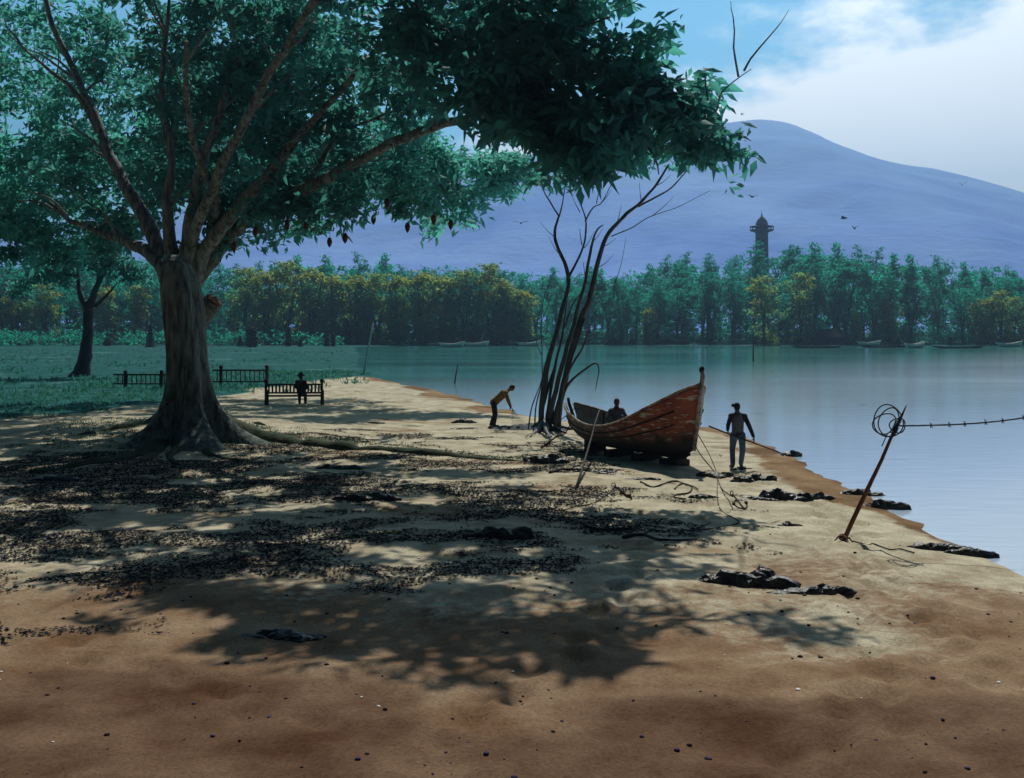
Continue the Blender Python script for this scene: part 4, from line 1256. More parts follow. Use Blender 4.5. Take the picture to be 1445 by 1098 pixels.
def person(name, loc, rz, label, J, shirt, trousers, hairm='hair', hat=None, vest=None, shoes=True, curl=.9, s=1.0, sleeves=True, shortlegs=False, neck_f=(0, 1, 0)):
    """J: joints in metres; f = forward direction +Y of the local frame"""
    o = empty(name, loc, rz, label=label, cat='person'); o.scale = (s, s, s)
    V = {k: Vector(v) for k, v in J.items()}
    hd, nk, ch, hp = V['head'], V['neck'], V['chest'], V['hip']
    up = (hd - nk).normalized(); fw = Vector(J.get('face', (0, 1, 0))); fw = (fw - up * fw.dot(up)).normalized(); rt = fw.cross(up)
    hr = Matrix((rt, fw, up)).transposed()
    b = MB()
    b.ball(hd, (.073, .094, .112), 18, 14, hr)
    b.ball(hd + fw * .025 - up * .06, (.055, .065, .055), 14, 10, hr)                    # jaw
    b.ball(hd + fw * .098 - up * .012, (.013, .018, .026), 8, 6, hr)                      # nose
    b.ball(hd + fw * .085 - up * .052, (.024, .010, .009), 8, 6, hr)                      # lips
    for sx in (-1, 1): b.ball(hd + rt * .074 * sx - up * .005 - fw * .005, (.012, .022, .034), 8, 6, hr)
    b.limb([hd - up * .06 - fw * .01, nk], [.054, .058])
    b.limb([nk, ch, (ch + hp) / 2, hp], [.075, .13, .12, .13])
    for S in ('l', 'r'):
        sh, el, wr = V['sh' + S], V['el' + S], V['wr' + S]
        b.limb([nk - up * .02, sh], [.06, .055]); b.limb([sh, el, wr], [.052, .041, .027])
        hdir = Vector(J.get('hd' + S, (wr - el))); b_side = Vector(J.get('th' + S, (0, 1, 0))); pal = Vector(J.get('pa' + S, (0, 0, -1)))
        hdir.normalize(); b_side = (b_side - hdir * b_side.dot(hdir)).normalized(); pal = (pal - hdir * pal.dot(hdir) - b_side * pal.dot(b_side)).normalized()
        hand(b, wr, hdir, b_side, pal, curl)
        th, kn, an = V['th_' + S], V['kn' + S], V['an' + S]
        b.limb([hp, th, kn, an], [.12, .085, .056, .04])
        to = V['to' + S]
        b.limb([an - Vector((0, 0, .03)), an * .6 + to * .4 - Vector((0, 0, .02)), to], [.04, .036, .026])
    body = remesh(b.build('body', M['skin'], o), .0085, 3)
    # eyes
    for sx in (-1, 1):
        w = MB(); w.ball(hd + rt * .032 * sx + fw * .084 + up * .012, (.013, .008, .008), 8, 6, hr); w.build('eye', M['eye'], o)
    # hair
    w = MB(); w.ball(hd + up * .022 - fw * .018, (.083, .097, .108), 18, 12, hr)
    w.ball(hd - fw * .045 - up * .02, (.070, .06, .075), 12, 8, hr)
    h = remesh(w.build('hair', M[hairm], o, rough=.006, rscale=30), .012, 2)
    if hat == 'cap':
        w = MB(); w.ball(hd + up * .055 - fw * .01, (.092, .105, .085), 16, 10, hr); w.ball(hd + up * .045 + fw * .10, (.06, .06, .012), 12, 6, hr)
        w.build('cap', M['dark_jacket'], o)
    if hat == 'cone':
        w = MB(); c = hd + up * .05
        w.lathe([(.20, 0), (.19, .015), (.11, .09), (.07, .16), (.015, .20)], 18, c); w.build('hat', M['dark_trousers'], o)
    if hat == 'bun':
        w = MB(); w.ball(hd + up * .05 - fw * .02 - rt * .10, (.055, .05, .05), 12, 8, hr); w.build('hair_knot', M['hair'], o, rough=.008, rscale=30)
    # shirt
    w = MB()
    w.limb([nk - up * .05, ch, (ch + hp) / 2, hp], [.085, .152, .145, .152])
    for S in ('l', 'r'):
        sh, el, wr = V['sh' + S], V['el' + S], V['wr' + S]
        w.limb([nk - up * .05, sh], [.075, .075]); w.limb([ch, sh * .8 + ch * .2], [.12, .09])
        e = wr + (el - wr) * .12 if sleeves else el + (wr - el) * .1
        w.limb([sh, el, e], [.064, .056, .046])
    remesh(w.build('shirt', M[shirt], o, rough=.012, rscale=9), .014, 2)
    if vest:
        w = MB(); w.limb([nk * .25 + ch * .75, (ch + hp) / 2, hp * .8 + ch * .2], [.158, .155, .158]); remesh(w.build('vest', M[vest], o, rough=.01, rscale=8), .014, 2)
    # trousers
    w = MB(); w.limb([hp + (ch - hp) * .12, hp], [.140, .148])
    for S in ('l', 'r'):
        th, kn, an = V['th_' + S], V['kn' + S], V['an' + S]
        if shortlegs: w.limb([hp, th, kn + (an - kn) * .12], [.13, .115, .095])
        else: w.limb([hp, th, kn, an + Vector((0, 0, .02))], [.13, .104, .080, .068])
    remesh(w.build('trousers', M[trousers], o, rough=.014, rscale=8), .014, 2)
    if shoes:
        for S in ('l', 'r'):
            an, to = V['an' + S], V['to' + S]
            w = MB(); w.limb([an - Vector((0, 0, .04)), an * .55 + to * .45 - Vector((0, 0, .02)), to], [.052, .046, .038]); remesh(w.build('shoe', M['shoe'], o), .014, 2)
    return o


# bending man (local +Y is where he faces; turned so that he faces +X)
gB = on(697, 603)
Jb = dict(head=(0, .66, 1.43), neck=(0, .50, 1.33), chest=(0, .36, 1.22), hip=(0, 0, .90), face=(0, .75, -.65),
          shl=(-.19, .43, 1.27), shr=(.19, .43, 1.27), ell=(-.20, .52, 1.0), elr=(.20, .50, .99), wrl=(-.10, .60, .80), wrr=(.10, .58, .78),
          hdl=(.1, .3, -1), hdr=(-.1, .3, -1), thl=(.6, .8, 0), thr=(-.6, .8, 0), pal=(1, -.3, 0), par=(-1, -.3, 0),
          th_l=(-.10, 0, .86), th_r=(.10, 0, .86), knl=(-.11, .06, .47), knr=(.12, .02, .47), anl=(-.11, .0, .08), anr=(.13, -.10, .08), tol=(-.12, .16, .04), tor=(.14, .06, .04))
person('person', gB, R(-90), 'man in a brown shirt bending over the net at the water edge', Jb, 'brown_shirt', 'dark_trousers')

# walking man seen from behind, carrying a pole
gW = on(1041, 661)
Jw = dict(head=(-.02, .02, 1.58), neck=(-.01, -.01, 1.43), chest=(0, 0, 1.24), hip=(0, 0, .90), face=(-.25, 1, 0),
          shl=(-.175, -.01, 1.35), shr=(.175, -.01, 1.34), ell=(-.255, -.06, 1.12), elr=(.29, -.03, 1.10), wrl=(-.27, -.10, .99), wrr=(.40, -.06, .80),
          hdl=(.1, -.1, -1), hdr=(.1, -.1, -1), thl=(.3, .9, 0), thr=(-.3, .9, 0), pal=(1, -.2, 0), par=(-.6, -.8, 0),
          th_l=(-.10, 0, .86), th_r=(.10, 0, .86), knl=(-.12, .12, .48), knr=(.12, -.02, .46), anl=(-.15, -.12, .10), anr=(.12, .22, .08), tol=(-.18, .04, .04), tor=(.15, .38, .04))
person('person', gW, R(-4), 'man in a dark jacket and blue trousers walking away with a long pole', Jw, 'dark_jacket', 'blue_trousers', hat='bun', vest='vest')
p0 = gW + Vector((-.78, -.13, 1.10)); p1 = gW + Vector((1.20, -.16, .36))
stick('carried_pole', p0, p1 + (p1 - p0) * .05, .020, .014, M['dark_wood'], 'long thin pole held by the walking man, slanting down to the water')

# person on the bench, back to us
gS = bench_g + Vector((.28, .20, 0))
Js = dict(head=(0, .0, 1.23), neck=(0, .01, 1.08), chest=(0, .03, .90), hip=(0, .05, .56), face=(0, 1, 0),
          shl=(-.19, .03, 1.02), shr=(.19, .03, 1.02), ell=(-.25, .12, .78), elr=(.25, .12, .78), wrl=(-.15, .32, .66), wrr=(.15, .32, .66),
          hdl=(.1, 1, -.2), hdr=(-.1, 1, -.2), thl=(1, 0, 0), thr=(-1, 0, 0), pal=(0, 0, -1), par=(0, 0, -1),
          th_l=(-.10, .12, .55), th_r=(.10, .12, .55), knl=(-.13, .46, .52), knr=(.13, .46, .52), anl=(-.13, .50, .09), anr=(.13, .50, .09), tol=(-.14, .68, .04), tor=(.14, .68, .04))
person('person', gS, R(3), 'dark figure in a pointed hat sitting on the park bench with back to us', Js, 'dark_jacket', 'dark_trousers', hat='cone', s=1.08)


# ------------------------------------------------------------------ the wooden boat
def hull_mat():
    m, nt, N, L, b = nodes_of('hull_paint')
    t = N.new('ShaderNodeTexCoord')

    def noise(sc, st=(1, 1, 1), det=6):
        mm = N.new('ShaderNodeMapping'); mm.inputs['Scale'].default_value = st; L.new(t.outputs['Object'], mm.inputs[0])
        n = N.new('ShaderNodeTexNoise'); n.inputs['Scale'].default_value = sc; n.inputs['Detail'].default_value = det; L.new(mm.outputs[0], n.inputs[0]); return n.outputs['Fac']

    def ramp(f, *cs):
        r = N.new('ShaderNodeValToRGB')
        while len(r.color_ramp.elements) < len(cs): r.color_ramp.elements.new(.5)
        for e, (p_, c) in zip(r.color_ramp.elements, cs): e.position = p_; e.color = (*c, 1)
        L.new(f, r.inputs[0]); return r.outputs[0]

    def mix(f, a_, c_):
        x = N.new('ShaderNodeMix'); x.data_type = 'RGBA'; L.new(f, x.inputs['Factor']); L.new(a_, x.inputs['A']); L.new(c_, x.inputs['B']); return x.outputs['Result']
    red = ramp(noise(2.5, (1, 1, 2)), (.3, (.21, .042, .018)), (.7, (.38, .10, .045)))
    brown = ramp(noise(5), (.3, (.08, .038, .025)), (.7, (.22, .12, .08)))
    pale = ramp(noise(6), (.3, (.38, .31, .25)), (.7, (.60, .54, .46)))
    dirt = ramp(noise(4), (.3, (.015, .014, .014)), (.7, (.07, .05, .04)))
    sp = N.new('ShaderNodeSeparateXYZ'); L.new(t.outputs['Object'], sp.inputs[0])

    def rng_(src, a_, b_):
        r = N.new('ShaderNodeMapRange'); r.inputs['From Min'].default_value = a_; r.inputs['From Max'].default_value = b_; L.new(src, r.inputs['Value']); return r.outputs[0]

    def addn(src, nf, k):
        a_ = N.new('ShaderNodeMath'); a_.operation = 'MULTIPLY_ADD'; L.new(nf, a_.inputs[0]); a_.inputs[1].default_value = k; L.new(src, a_.inputs[2]); return a_.outputs[0]
    c = mix(rng_(addn(sp.outputs['X'], noise(1.2), 2.5), .6, 1.8), brown, red)                     # redder paint towards the bow
    c = mix(ramp(noise(3.2, (1, 1, 4.5), 8), (.56, (0, 0, 0)), (.60, (1, 1, 1))), c, pale)           # worn streaks
    c = mix(rng_(addn(sp.outputs['Z'], noise(3.0, (1, 1, 1)), -.9), .34, -.12), c, dirt)              # tarred, dirty bottom
    c = mix(rng_(sp.outputs['Y'], -.02, .02), c, mix(rng_(addn(sp.outputs['Z'], noise(3), -.5), .15, -.1), pale, dirt))  # starboard side paler
    wv = N.new('ShaderNodeTexWave'); wv.wave_type = 'BANDS'; wv.bands_direction = 'Z'; wv.inputs['Scale'].default_value = 2.2; wv.inputs['Distortion'].default_value = .6
    L.new(t.outputs['Object'], wv.inputs[0])
    L.new(c, b.inputs['Base Color']); b.inputs['Roughness'].default_value = .7
    bp = N.new('ShaderNodeBump'); bp.inputs['Distance'].default_value = .02; bp.inputs['Strength'].default_value = .6
    L.new(noise(14, (1, 1, 3)), bp.inputs['Height']); L.new(bp.outputs[0], b.inputs['Normal'])
    return m


def boat():
    L_, zoff = 5.8, .22
    bow = Vector((4.72, 26.9)); stern = Vector((1.80, 32.4))
    c = (bow + stern) / 2; ang = math.atan2(bow.y - stern.y, bow.x - stern.x)
    g0 = gz(c.x, c.y)
    o = empty('wooden_boat', (c.x, c.y, g0 + zoff), ang, label='rust-red worn wooden fishing boat with a high prow propped on the beach', cat='boat')
    vs, fs, gun = loft_hull(L_, 2.15, .62, 1.92, 1.08, 36, 14, .04, bluff=.62, rake=.30, srake=.40)
    # clinker strakes: step the outer shell
    w = MB(); w.add(vs, fs)
    hull = w.build('hull', hull_mat(), o, rough=.012, rscale=2)
    hull.data.materials.append(M['boat_in'])
    for side in (1, -1):
        w = MB(); pts = [Vector((p.x, side * (p.y + .01), p.z + .012)) for p in gun]
        w.tube(pts, .036, 6, .05, flat=.8); w.build('gunwale', M['boat_edge'], o)
        for q, (dz, rr) in enumerate(((.28, .016), (.56, .014))):
            w = MB(); pts = []
            for i in range(3, 35):
                k = (i * 15 + (4 if q == 0 else 7))
                v = vs[k]; pts.append(Vector((v[0], side * (v[1] + .012), v[2])))
            w.tube(pts, rr * 1.5, 6, .1); w.build('rubbing_strake', M['dark_wood'], o)
    # stem post, sternpost, keel
    k0 = 36 * 15
    st = [Vector(vs[k0 + j]) for j in range(15)]
    st = [Vector((v.x + .035, 0, v.z)) for v in st]
    w = MB(); w.tube([st[0] + Vector((.02, 0, .34)), st[0] + Vector((.05, 0, .2))] + st, [.05, .06] + [.055] * 15, 8, .05); w.build('stem_post', M['boat_edge'], o)
    w = MB(); w.ball(st[0] + Vector((.0, 0, .36)), (.075, .06, .09), 10, 8); w.build('stem_head', M['dark_wood'], o, rough=.02, rscale=6)
    st = [Vector((vs[j][0] - .03, 0, vs[j][2])) for j in range(15)]
    w = MB(); w.tube([st[0] + Vector((-.05, 0, .16))] + st, [.045] + [.05] * 15, 8, .05); w.build('stern_post', M['dark_wood'], o)
    w = MB(); w.tube([Vector((vs[i * 15 + 14][0], 0, vs[i * 15 + 14][2] - .03)) for i in range(2, 36)], .05, 6); w.build('keel', M['dark_wood'], o)
    # inside
    for x, wd in ((-1.35, 1.25), (-.3, 1.6), (.9, 1.5)):
        w = MB(); w.box((x, 0, .47), (.24, wd, .04)); w.build('thwart', M['boat_in'], o, False)
    w = MB()
    for i in range(5, 32, 3):
        for side in (1, -1):
            pts = [Vector((vs[i * 15 + j][0], side * max(.01, vs[i * 15 + j][1] - .06), vs[i * 15 + j][2] + (.05 if j > 9 else 0))) for j in range(0, 15, 2)]
            w.tube(pts, .022, 5)
    w.build('ribs', M['boat_in'], o)
    w = MB(); w.box((-.1, 0, .14), (3.4, .75, .03)); w.build('floor_boards', M['boat_in'], o, False)
    return o, ang, c, g0 + zoff


M['boat_edge'] = mat('boat_edge', (.12, .07, .05), (.5, .44, .38), .8, 7, (1, 1, 1), .4)
boat_o, BA, BC, BZ = boat()


def bl(x, y, z):     # boat-local point to world
    return Vector((BC.x + x * math.cos(BA) - y * math.sin(BA), BC.y + x * math.sin(BA) + y * math.cos(BA), BZ + z))


# blocks under the boat
for i, (x, y, sz, lb) in enumerate([(-1.75, 0, (.3, .6, .5), 'dark wooden block under the stern of the beached boat'), (-.35, -.12, (.36, .8, .24), 'dark wooden block under the middle of the boat'),
                                   (1.0, -.1, (.34, .9, .24), 'dark wooden block under the forward half of the boat'), (2.05, 0, (.34, .8, .24), 'dark wooden block right under the prow')]):
    p = bl(x, y, 0); g = gz(p.x, p.y)
    top = BZ + {0: .16}.get(i, -.06)
    o = empty('wooden_block', (p.x, p.y, g), BA + .1 * i, label=lb, cat='block', group='blocks propping the boat')
    w = MB(); h = top - g + .06
    w.box((0, 0, h / 2 - .06), (sz[0], sz[1], h)); b = w.build('log', M['block'], o, False)
    bv = b.modifiers.new('b', 'BEVEL'); bv.width = .03; bv.segments = 2
    w = MB(); w.box((.2 if i % 2 else -.2, .05, .04), (.16, sz[1] * .8, .16)); b = w.build('wedge', M['block'], o, False)
    bv = b.modifiers.new('b', 'BEVEL'); bv.width = .02

# seated man in the boat
gm = bl(-.62, 0, 0)
Jm = dict(head=(0, .03, .80 + .45), neck=(0, .0, .66 + .45), chest=(0, .0, .46 + .45), hip=(0, -.02, .12 + .45), face=(.1, 1, -.25),
          shl=(-.175, .0, 1.02), shr=(.175, .0, 1.02), ell=(-.29, .06, .80), elr=(.29, .06, .80), wrl=(-.13, .27, .72), wrr=(.13, .27, .70),
          hdl=(.5, 1, -.2), hdr=(-.5, 1, -.2), thl=(.3, .2, 1), thr=(-.3, .2, 1), pal=(1, 0, 0), par=(-1, 0, 0),
          th_l=(-.10, .08, .56), th_r=(.10, .08, .56), knl=(-.16, .42, .55), knr=(.16, .42, .55), anl=(-.14, .42, .24), anr=(.14, .42, .24), tol=(-.14, .58, .20), tor=(.14, .58, .20))
person('person', (gm.x, gm.y, BZ - .02), R(190), 'man in a grey shirt sitting inside the beached boat', Jm, 'grey_shirt', 'dark_trousers')

# long pole leaning across the boat, short oar upright
rest = bl(-.15, -1.02, .70)
foot = on(812, 690)
d = (rest - foot); tip = foot + d * 1.28
stick('leaning_pole', foot + Vector((0, 0, -.02)), tip, .030, .018, M['dark_wood'], 'long thin pole leaning from the sand against the side of the boat')


# ------------------------------------------------------------------ ropes, anchors, stake
def rope(name, pts, r, label, sag=0.0, cat='rope', m='rope', par=None, k=6):
    pts = [Vector(p) for p in pts]
    o_ = pts[0]
    w = MB(); p, q = catmull([v - o_ for v in pts], [r] * len(pts), k)
    w.tube(p, q, 6, .15)
    ob = w.build(name, M[m], par, loc=o_ if par is None else None)
    if label: tag(ob, label, cat)
    return ob


def anchor(px, py, rz, label, s=1.0):
    g = on(px, py)
    o = empty('anchor', g + Vector((0, 0, .03)), rz, label=label, cat='anchor')
    w = MB(); w.tube([(0, 0, .30 * s), (.35 * s, 0, .03), (.42 * s, 0, 0)], .022 * s, 6); w.build('shank', M['iron'], o)
    for sy in (-1, 1):
        w = MB(); w.tube([(.42 * s, 0, 0), (.36 * s, sy * .14 * s, .02), (.24 * s, sy * .22 * s, .10)], [.024 * s, .02 * s, .012], 6)
        w.box((.26 * s, sy * .2 * s, .09), (.10 * s, .015, .07 * s)); w.build('fluke', M['iron'], o)
    w = MB(); w.tube([(.03, -.13 * s, .28 * s), (.03, .13 * s, .28 * s)], .013 * s, 6); w.build('stock', M['iron'], o)
    w = MB(); n = 12; pp = [Vector((-.04 * s + .05 * s * math.cos(a * 6.283 / n), 0, .33 * s + .05 * s * math.sin(a * 6.283 / n))) for a in range(n + 1)]
    w.tube(pp, .010, 5); w.build('ring', M['iron'], o)
    return g


ga = anchor(787, 633, R(170), 'small rusty anchor on the sand off the stern of the boat', 1.2)
rope('anchor_rope', [bl(-2.35, -.42, .62), (bl(-2.35, -.42, .62) + ga) / 2 + Vector((0, 0, .02)), ga + Vector((-.0, 0, .38))], .014, 'dark rope from the boat stern down to the small anchor')
gb = anchor(868, 706, R(20), 'small rusty anchor lying on the sand in front of the boat', .9)
rope('anchor_rope', [gb + Vector((0, 0, .28)), on(856, 700, .02), on(835, 712, .02), on(812, 716, .02), on(790, 722, .02), on(772, 716, .02)], .012, 'dark rope trailing left over the sand from the anchor in front of the boat')
gc = anchor(1034, 716, R(-60), 'small rusty anchor on the sand below the walking man', .8)
bowp = bl(2.72, -.10, 1.0)
rope('mooring_rope', [bowp, bowp + Vector((.25, -.3, -.75)), on(1008, 668, .03), on(1018, 690, .02), gc + Vector((0, 0, .22))], .013, 'rope dropping from the prow to the anchor below the walking man')
rope('mooring_rope', [bl(2.74, .05, .9), bl(3.1, .3, .2), on(1012, 672, .03), on(1012, 700, .02), on(1018, 722, .02), on(1042, 735, .02), on(1036, 742, .02), on(1005, 748, .02), on(985, 748, .02), on(1002, 740, .02)], .011, 'thin rope from the prow ending in a loose squiggle on the sand')
rope('stern_line', [bl(-2.85, .0, .95), (bl(-2.85, 0, .95) + on(770, 604)) / 2 + Vector((0, 0, -.05)), on(770, 604, .3)], .014, 'short line from the boat stern to the slender tree')
rope('rope_scrap', [on(952, 690, .02), on(962, 684, .02), on(976, 688, .02), on(972, 696, .02), on(955, 699, .02), on(952, 703, .02), on(968, 705, .02)], .016, 'short looped scrap of rope on the sand in front of the prow')
rope('rope_scrap', [on(1202, 765, .02), on(1225, 771, .02), on(1232, 769, .02), on(1255, 777, .02), on(1270, 776, .02), on(1290, 782, .02)], .012, 'dark rope end trailing right from the foot of the leaning stake')

# leaning stake with coil and line
gs = on(1190, 764)
Ds = gs.y
top = P(1279, 572, Ds - .15)
o = empty('leaning_stake', gs, label='tall reddish stake leaning right with a rope coil near its top', cat='stake')
w = MB(); d = top - gs
w.tube([d * -.06 + mnoise.noise_vector(Vector((0, 0, 0))) * .01] + [d * t + mnoise.noise_vector(d * t * 3) * .015 for t in (.15, .3, .45, .6, .75, .9)] + [d], [.042, .04, .037, .034, .031, .028, .024, .008], 8, .1)
w.build('shaft', M['stake'], o)
for i in range(7):
    a = rnd.uniform(0, 6.28); e = Vector((math.cos(a) * .16, math.sin(a) * .16, rnd.uniform(-.02, .05)))
    w = MB(); w.tube([Vector((0, 0, .05 + .01 * i)), e * .6 + Vector((0, 0, .07)), e], [.022, .018, .008], 5, .1); w.build('splinter', M['stake'], o)
w = MB()
kn = P(1264, 602, Ds - .12) - gs
for i in range(9):
    q = kn - d.normalized() * (.03 * (i - 4)); n = 10
    u = d.normalized().orthogonal().normalized(); v = d.normalized().cross(u)
    w.tube([q + (u * math.cos(t * 6.283 / n) + v * math.sin(t * 6.283 / n)) * .042 for t in range(n + 1)], .011, 5)
knot = w.build('rope_knot', M['rope'], o)
cc = P(1256, 596, Ds - .12) - gs
for i, (dx, dz, ra, rb, tl) in enumerate([(-.05, .03, .24, .27, .3), (-.02, .01, .17, .24, -.2), (.12, -.05, .13, .12, .1), (-.10, -.02, .20, .16, .5)]):
    w = MB(); n = 28; pp = []
    for t in range(n + 1):
        a = t / n * 6.283 * .96
        x, z = ra * math.cos(a), rb * math.sin(a)
        pp.append(cc + Vector((dx + x * math.cos(tl) - z * math.sin(tl), .05 * math.sin(a * 2 + i) - .04, dz + x * math.sin(tl) + z * math.cos(tl))))
    w.tube(pp, .011, 5); w.build('rope_coil', M['rope'], o)
w = MB(); w.tube([kn, kn + Vector((-.16, -.05, -.12)), kn + Vector((-.26, -.08, -.32))], .009, 5); w.build('loose_end', M['rope'], o)
# line going off to the right
q0 = P(1266, 601, Ds - .12); q1 = P(1620, 545, Ds + .3)
pts = [q0]
for t in (.12, .25, .4, .55, .7, .85, 1):
    pts.append(q0 + (q1 - q0) * t - Vector((0, 0, .20 * math.sin(t * math.pi))))
ln = rope('barbed_line', pts, .013, 'thin dark barbed line running right from the leaning stake', cat='line')
for t in (1, 2, 3, 4):
    for j in (0, 1):
        q = pts[t] - pts[0] + (pts[t + 1] - pts[t]) * (.1 + .55 * j)
        w = MB(); w.tube([q + Vector((-.02, 0, .05)), q, q + Vector((.03, 0, -.05))], [.004, .011, .004], 5); w.tube([q + Vector((.02, 0.02, .04)), q + Vector((-.02, -.02, -.04))], [.004, .009], 5)
        w.build('barb', M['iron'], ln)
gpz = gz(q1.x, q1.y)
stick('mooring_post', (q1.x, q1.y, min(gpz, 0) - .3), (q1.x + .05, q1.y, q1.z + .15), .06, .05, M['stake'], 'plain post holding the far end of the barbed line')


# ------------------------------------------------------------------ fishing net heap
def net():
    g = on(742, 606)
    o = empty('fishing_net', g, label='grey fishing net heaped by the slender tree and pulled by the bending man', cat='net')
    # heap
    w = MB(); nx_, ny_ = 40, 14
    for i in range(nx_ + 1):
        for j in range(ny_ + 1):
            u, v = i / nx_, j / ny_
            x = (u - .5) * 2.9; y = (v - .5) * 1.2
            e = max(0, math.sin(math.pi * u)) ** .5 * max(0, math.sin(math.pi * v)) ** .6
            z = e * (.10 + .22 * abs(mnoise.noise(Vector((x * 1.6, y * 2, 3)))) + .10 * abs(mnoise.noise(Vector((x * 5, y * 5, 8)))))
            w.v.append((x + .15 * mnoise.noise(Vector((x * 2, y * 2, 0))), y * (0.6 + .5 * math.sin(u * 3.1)), z - .02))
    for i in range(nx_):
        for j in range(ny_):
            a = i * (ny_ + 1) + j; w.f.append((a, a + ny_ + 1, a + ny_ + 2, a + 1))
    h = w.build('net_heap', M['net'], o)
    # hauled part: real mesh of cords from the hands to the heap
    w = MB(); hnd = gB + Vector((.66, 0, .70)) - g
    N_ = 7; M_ = 12
    def q(u, v):
        a = Vector((-.5 + .9 * v, -.25 + .4 * v, .08)); p = hnd * (1 - u) + a * u
        sp = .05 + .35 * u
        return p + Vector((0, (v - .5) * sp, -.18 * math.sin(math.pi * u)))
    for i in range(N_ + 1):
        w.tube([q(t / M_, i / N_) for t in range(M_ + 1)], .005, 4)
    for t in range(1, M_ + 1):
        w.tube([q(t / M_, i / N_) for i in range(N_ + 1)], .004, 4)
    w.build('hauled_net', M['net'], o)
    w = MB()
    for i in range(9):
        a = rnd.uniform(-1.3, 1.3); w.ball((a, -.35 + rnd.uniform(-.1, .1), .1), (.07, .05, .05), 8, 6)
    w.build('floats', M['dark_wood'], o)


net()


# ------------------------------------------------------------------ rocks
def rock(px, py, wpx, hpx, label, seed, name='rock', dep=.5, lumps=4):
    g = on(px, py); k = g.y / F
    W_, H_ = wpx * k, hpx * k
    bm = bmesh.new()
    rr = random.Random(seed)
    for i in range(lumps):
        t = (i + .5) / lumps - .5
        e = 1 - abs(t) * 1.3
        b = bmesh.ops.create_icosphere(bm, subdivisions=3, radius=1)['verts']
        cx_, cy_ = t * W_ * .85, rr.uniform(-.15, .15) * W_ * dep
        sx, sy, sz_ = W_ / lumps * rr.uniform(.8, 1.2), W_ * dep * .38 * rr.uniform(.6, 1.1) * (.5 + e * .6), H_ * rr.uniform(.6, 1.0) * (.35 + e * .65)
        for v in b:
            n = v.co.copy()
            f = 1 + .32 * mnoise.noise(n * 1.6 + Vector((seed, i, 0))) + .16 * mnoise.noise(n * 4.1 + Vector((i, seed, 0))) + .06 * mnoise.noise(n * 11 + Vector((i, seed, 0)))
            v.co = Vector((cx_ + n.x * sx * f, cy_ + n.y * sy * f, n.z * sz_ * f - H_ * .20))
    me = bpy.data.meshes.new(name); bm.to_mesh(me); bm.free()
    me.materials.append(M['rock'] if seed % 3 else M['rock_brown'])
    o = bpy.data.objects.new(name, me); COL.objects.link(o); o.location = g; o.rotation_euler = (0, 0, rr.uniform(-.2, .15))
    tag(o, label, 'rock', 'dark rocks on the beach')
    return o


RK = [(1110, 706, 70, 26, 'dark humped rock on the pale sand right of the walking man', 5, .5, 4), (1152, 704, 40, 13, 'flat dark rock touching the right side of the humped rock', 6, .5, 3),
      (1070, 706, 60, 9, 'thin flat dark rock left of the humped rock', 7, .4, 4), (1066, 678, 62, 15, 'long dark rock at the feet of the walking man', 8, .45, 5),
      (1010, 672, 50, 13, 'black rock in front of the prow', 9, .45, 3), (1112, 643, 36, 13, 'small dark rock at the waterline at the end of the carried pole', 10, .5, 3),
      (1212, 697, 62, 17, 'dark rock at the waterline behind the leaning stake, the farther of two', 11, .4, 4), (1245, 716, 70, 17, 'dark rock at the waterline behind the leaning stake, the nearer of two', 12, .4, 4),
      (1325, 775, 75, 20, 'dark rock at the waterline right of the leaning stake', 13, .45, 4), (1368, 782, 60, 16, 'wet glinting rock at the waterline near the right edge', 14, .4, 3),
      (1112, 742, 32, 8, 'small grey rock on the open sand left of the stake foot', 15, .5, 3), (1055, 823, 130, 34, 'large black rock in the open foreground right of the tree shade', 16, .4, 5),
      (1142, 838, 120, 22, 'long low rock running right from the large foreground rock', 17, .3, 5), (705, 756, 90, 26, 'black glinting rock in the middle of the tree shade', 18, .4, 4),
      (520, 704, 95, 20, 'long dark rock in the shade right of the tree roots', 19, .4, 5), (772, 652, 62, 15, 'dark rock at the far end of the long mossy root', 20, .4, 4),
      (655, 596, 28, 10, 'small dark rock on the sand left of the bending man', 21, .5, 3), (480, 662, 60, 12, 'low dark rock just below the long mossy root', 22, .4, 4),
      (80, 678, 70, 16, 'dark rock at the left edge of the tree shade', 23, .4, 4), (950, 740, 0, 0, '', 24, .4, 4),
      (400, 898, 110, 18, 'low black rock at the near edge of the tree shade', 25, .35, 5), (850, 668, 36, 10, 'small dark rock on the sand near the boat middle', 26, .5, 3),
      (530, 598, 26, 6, 'small grey rock on the pale sand behind the long mossy root', 27, .5, 3), (905, 676, 50, 7, 'thin dark stone slab on the sand in front of the boat', 28, .3, 4),
      (1045, 662, 30, 6, 'small flat rock right behind the walking man', 29, .4, 3), (990, 702, 34, 8, 'small dark rock between the prow and the humped rock', 30, .5, 3)]
for (x, y, w_, h_, lb, sd_, dp, lu) in RK:
    if w_: rock(x, y, w_, h_, lb, sd_, dep=dp, lumps=lu)

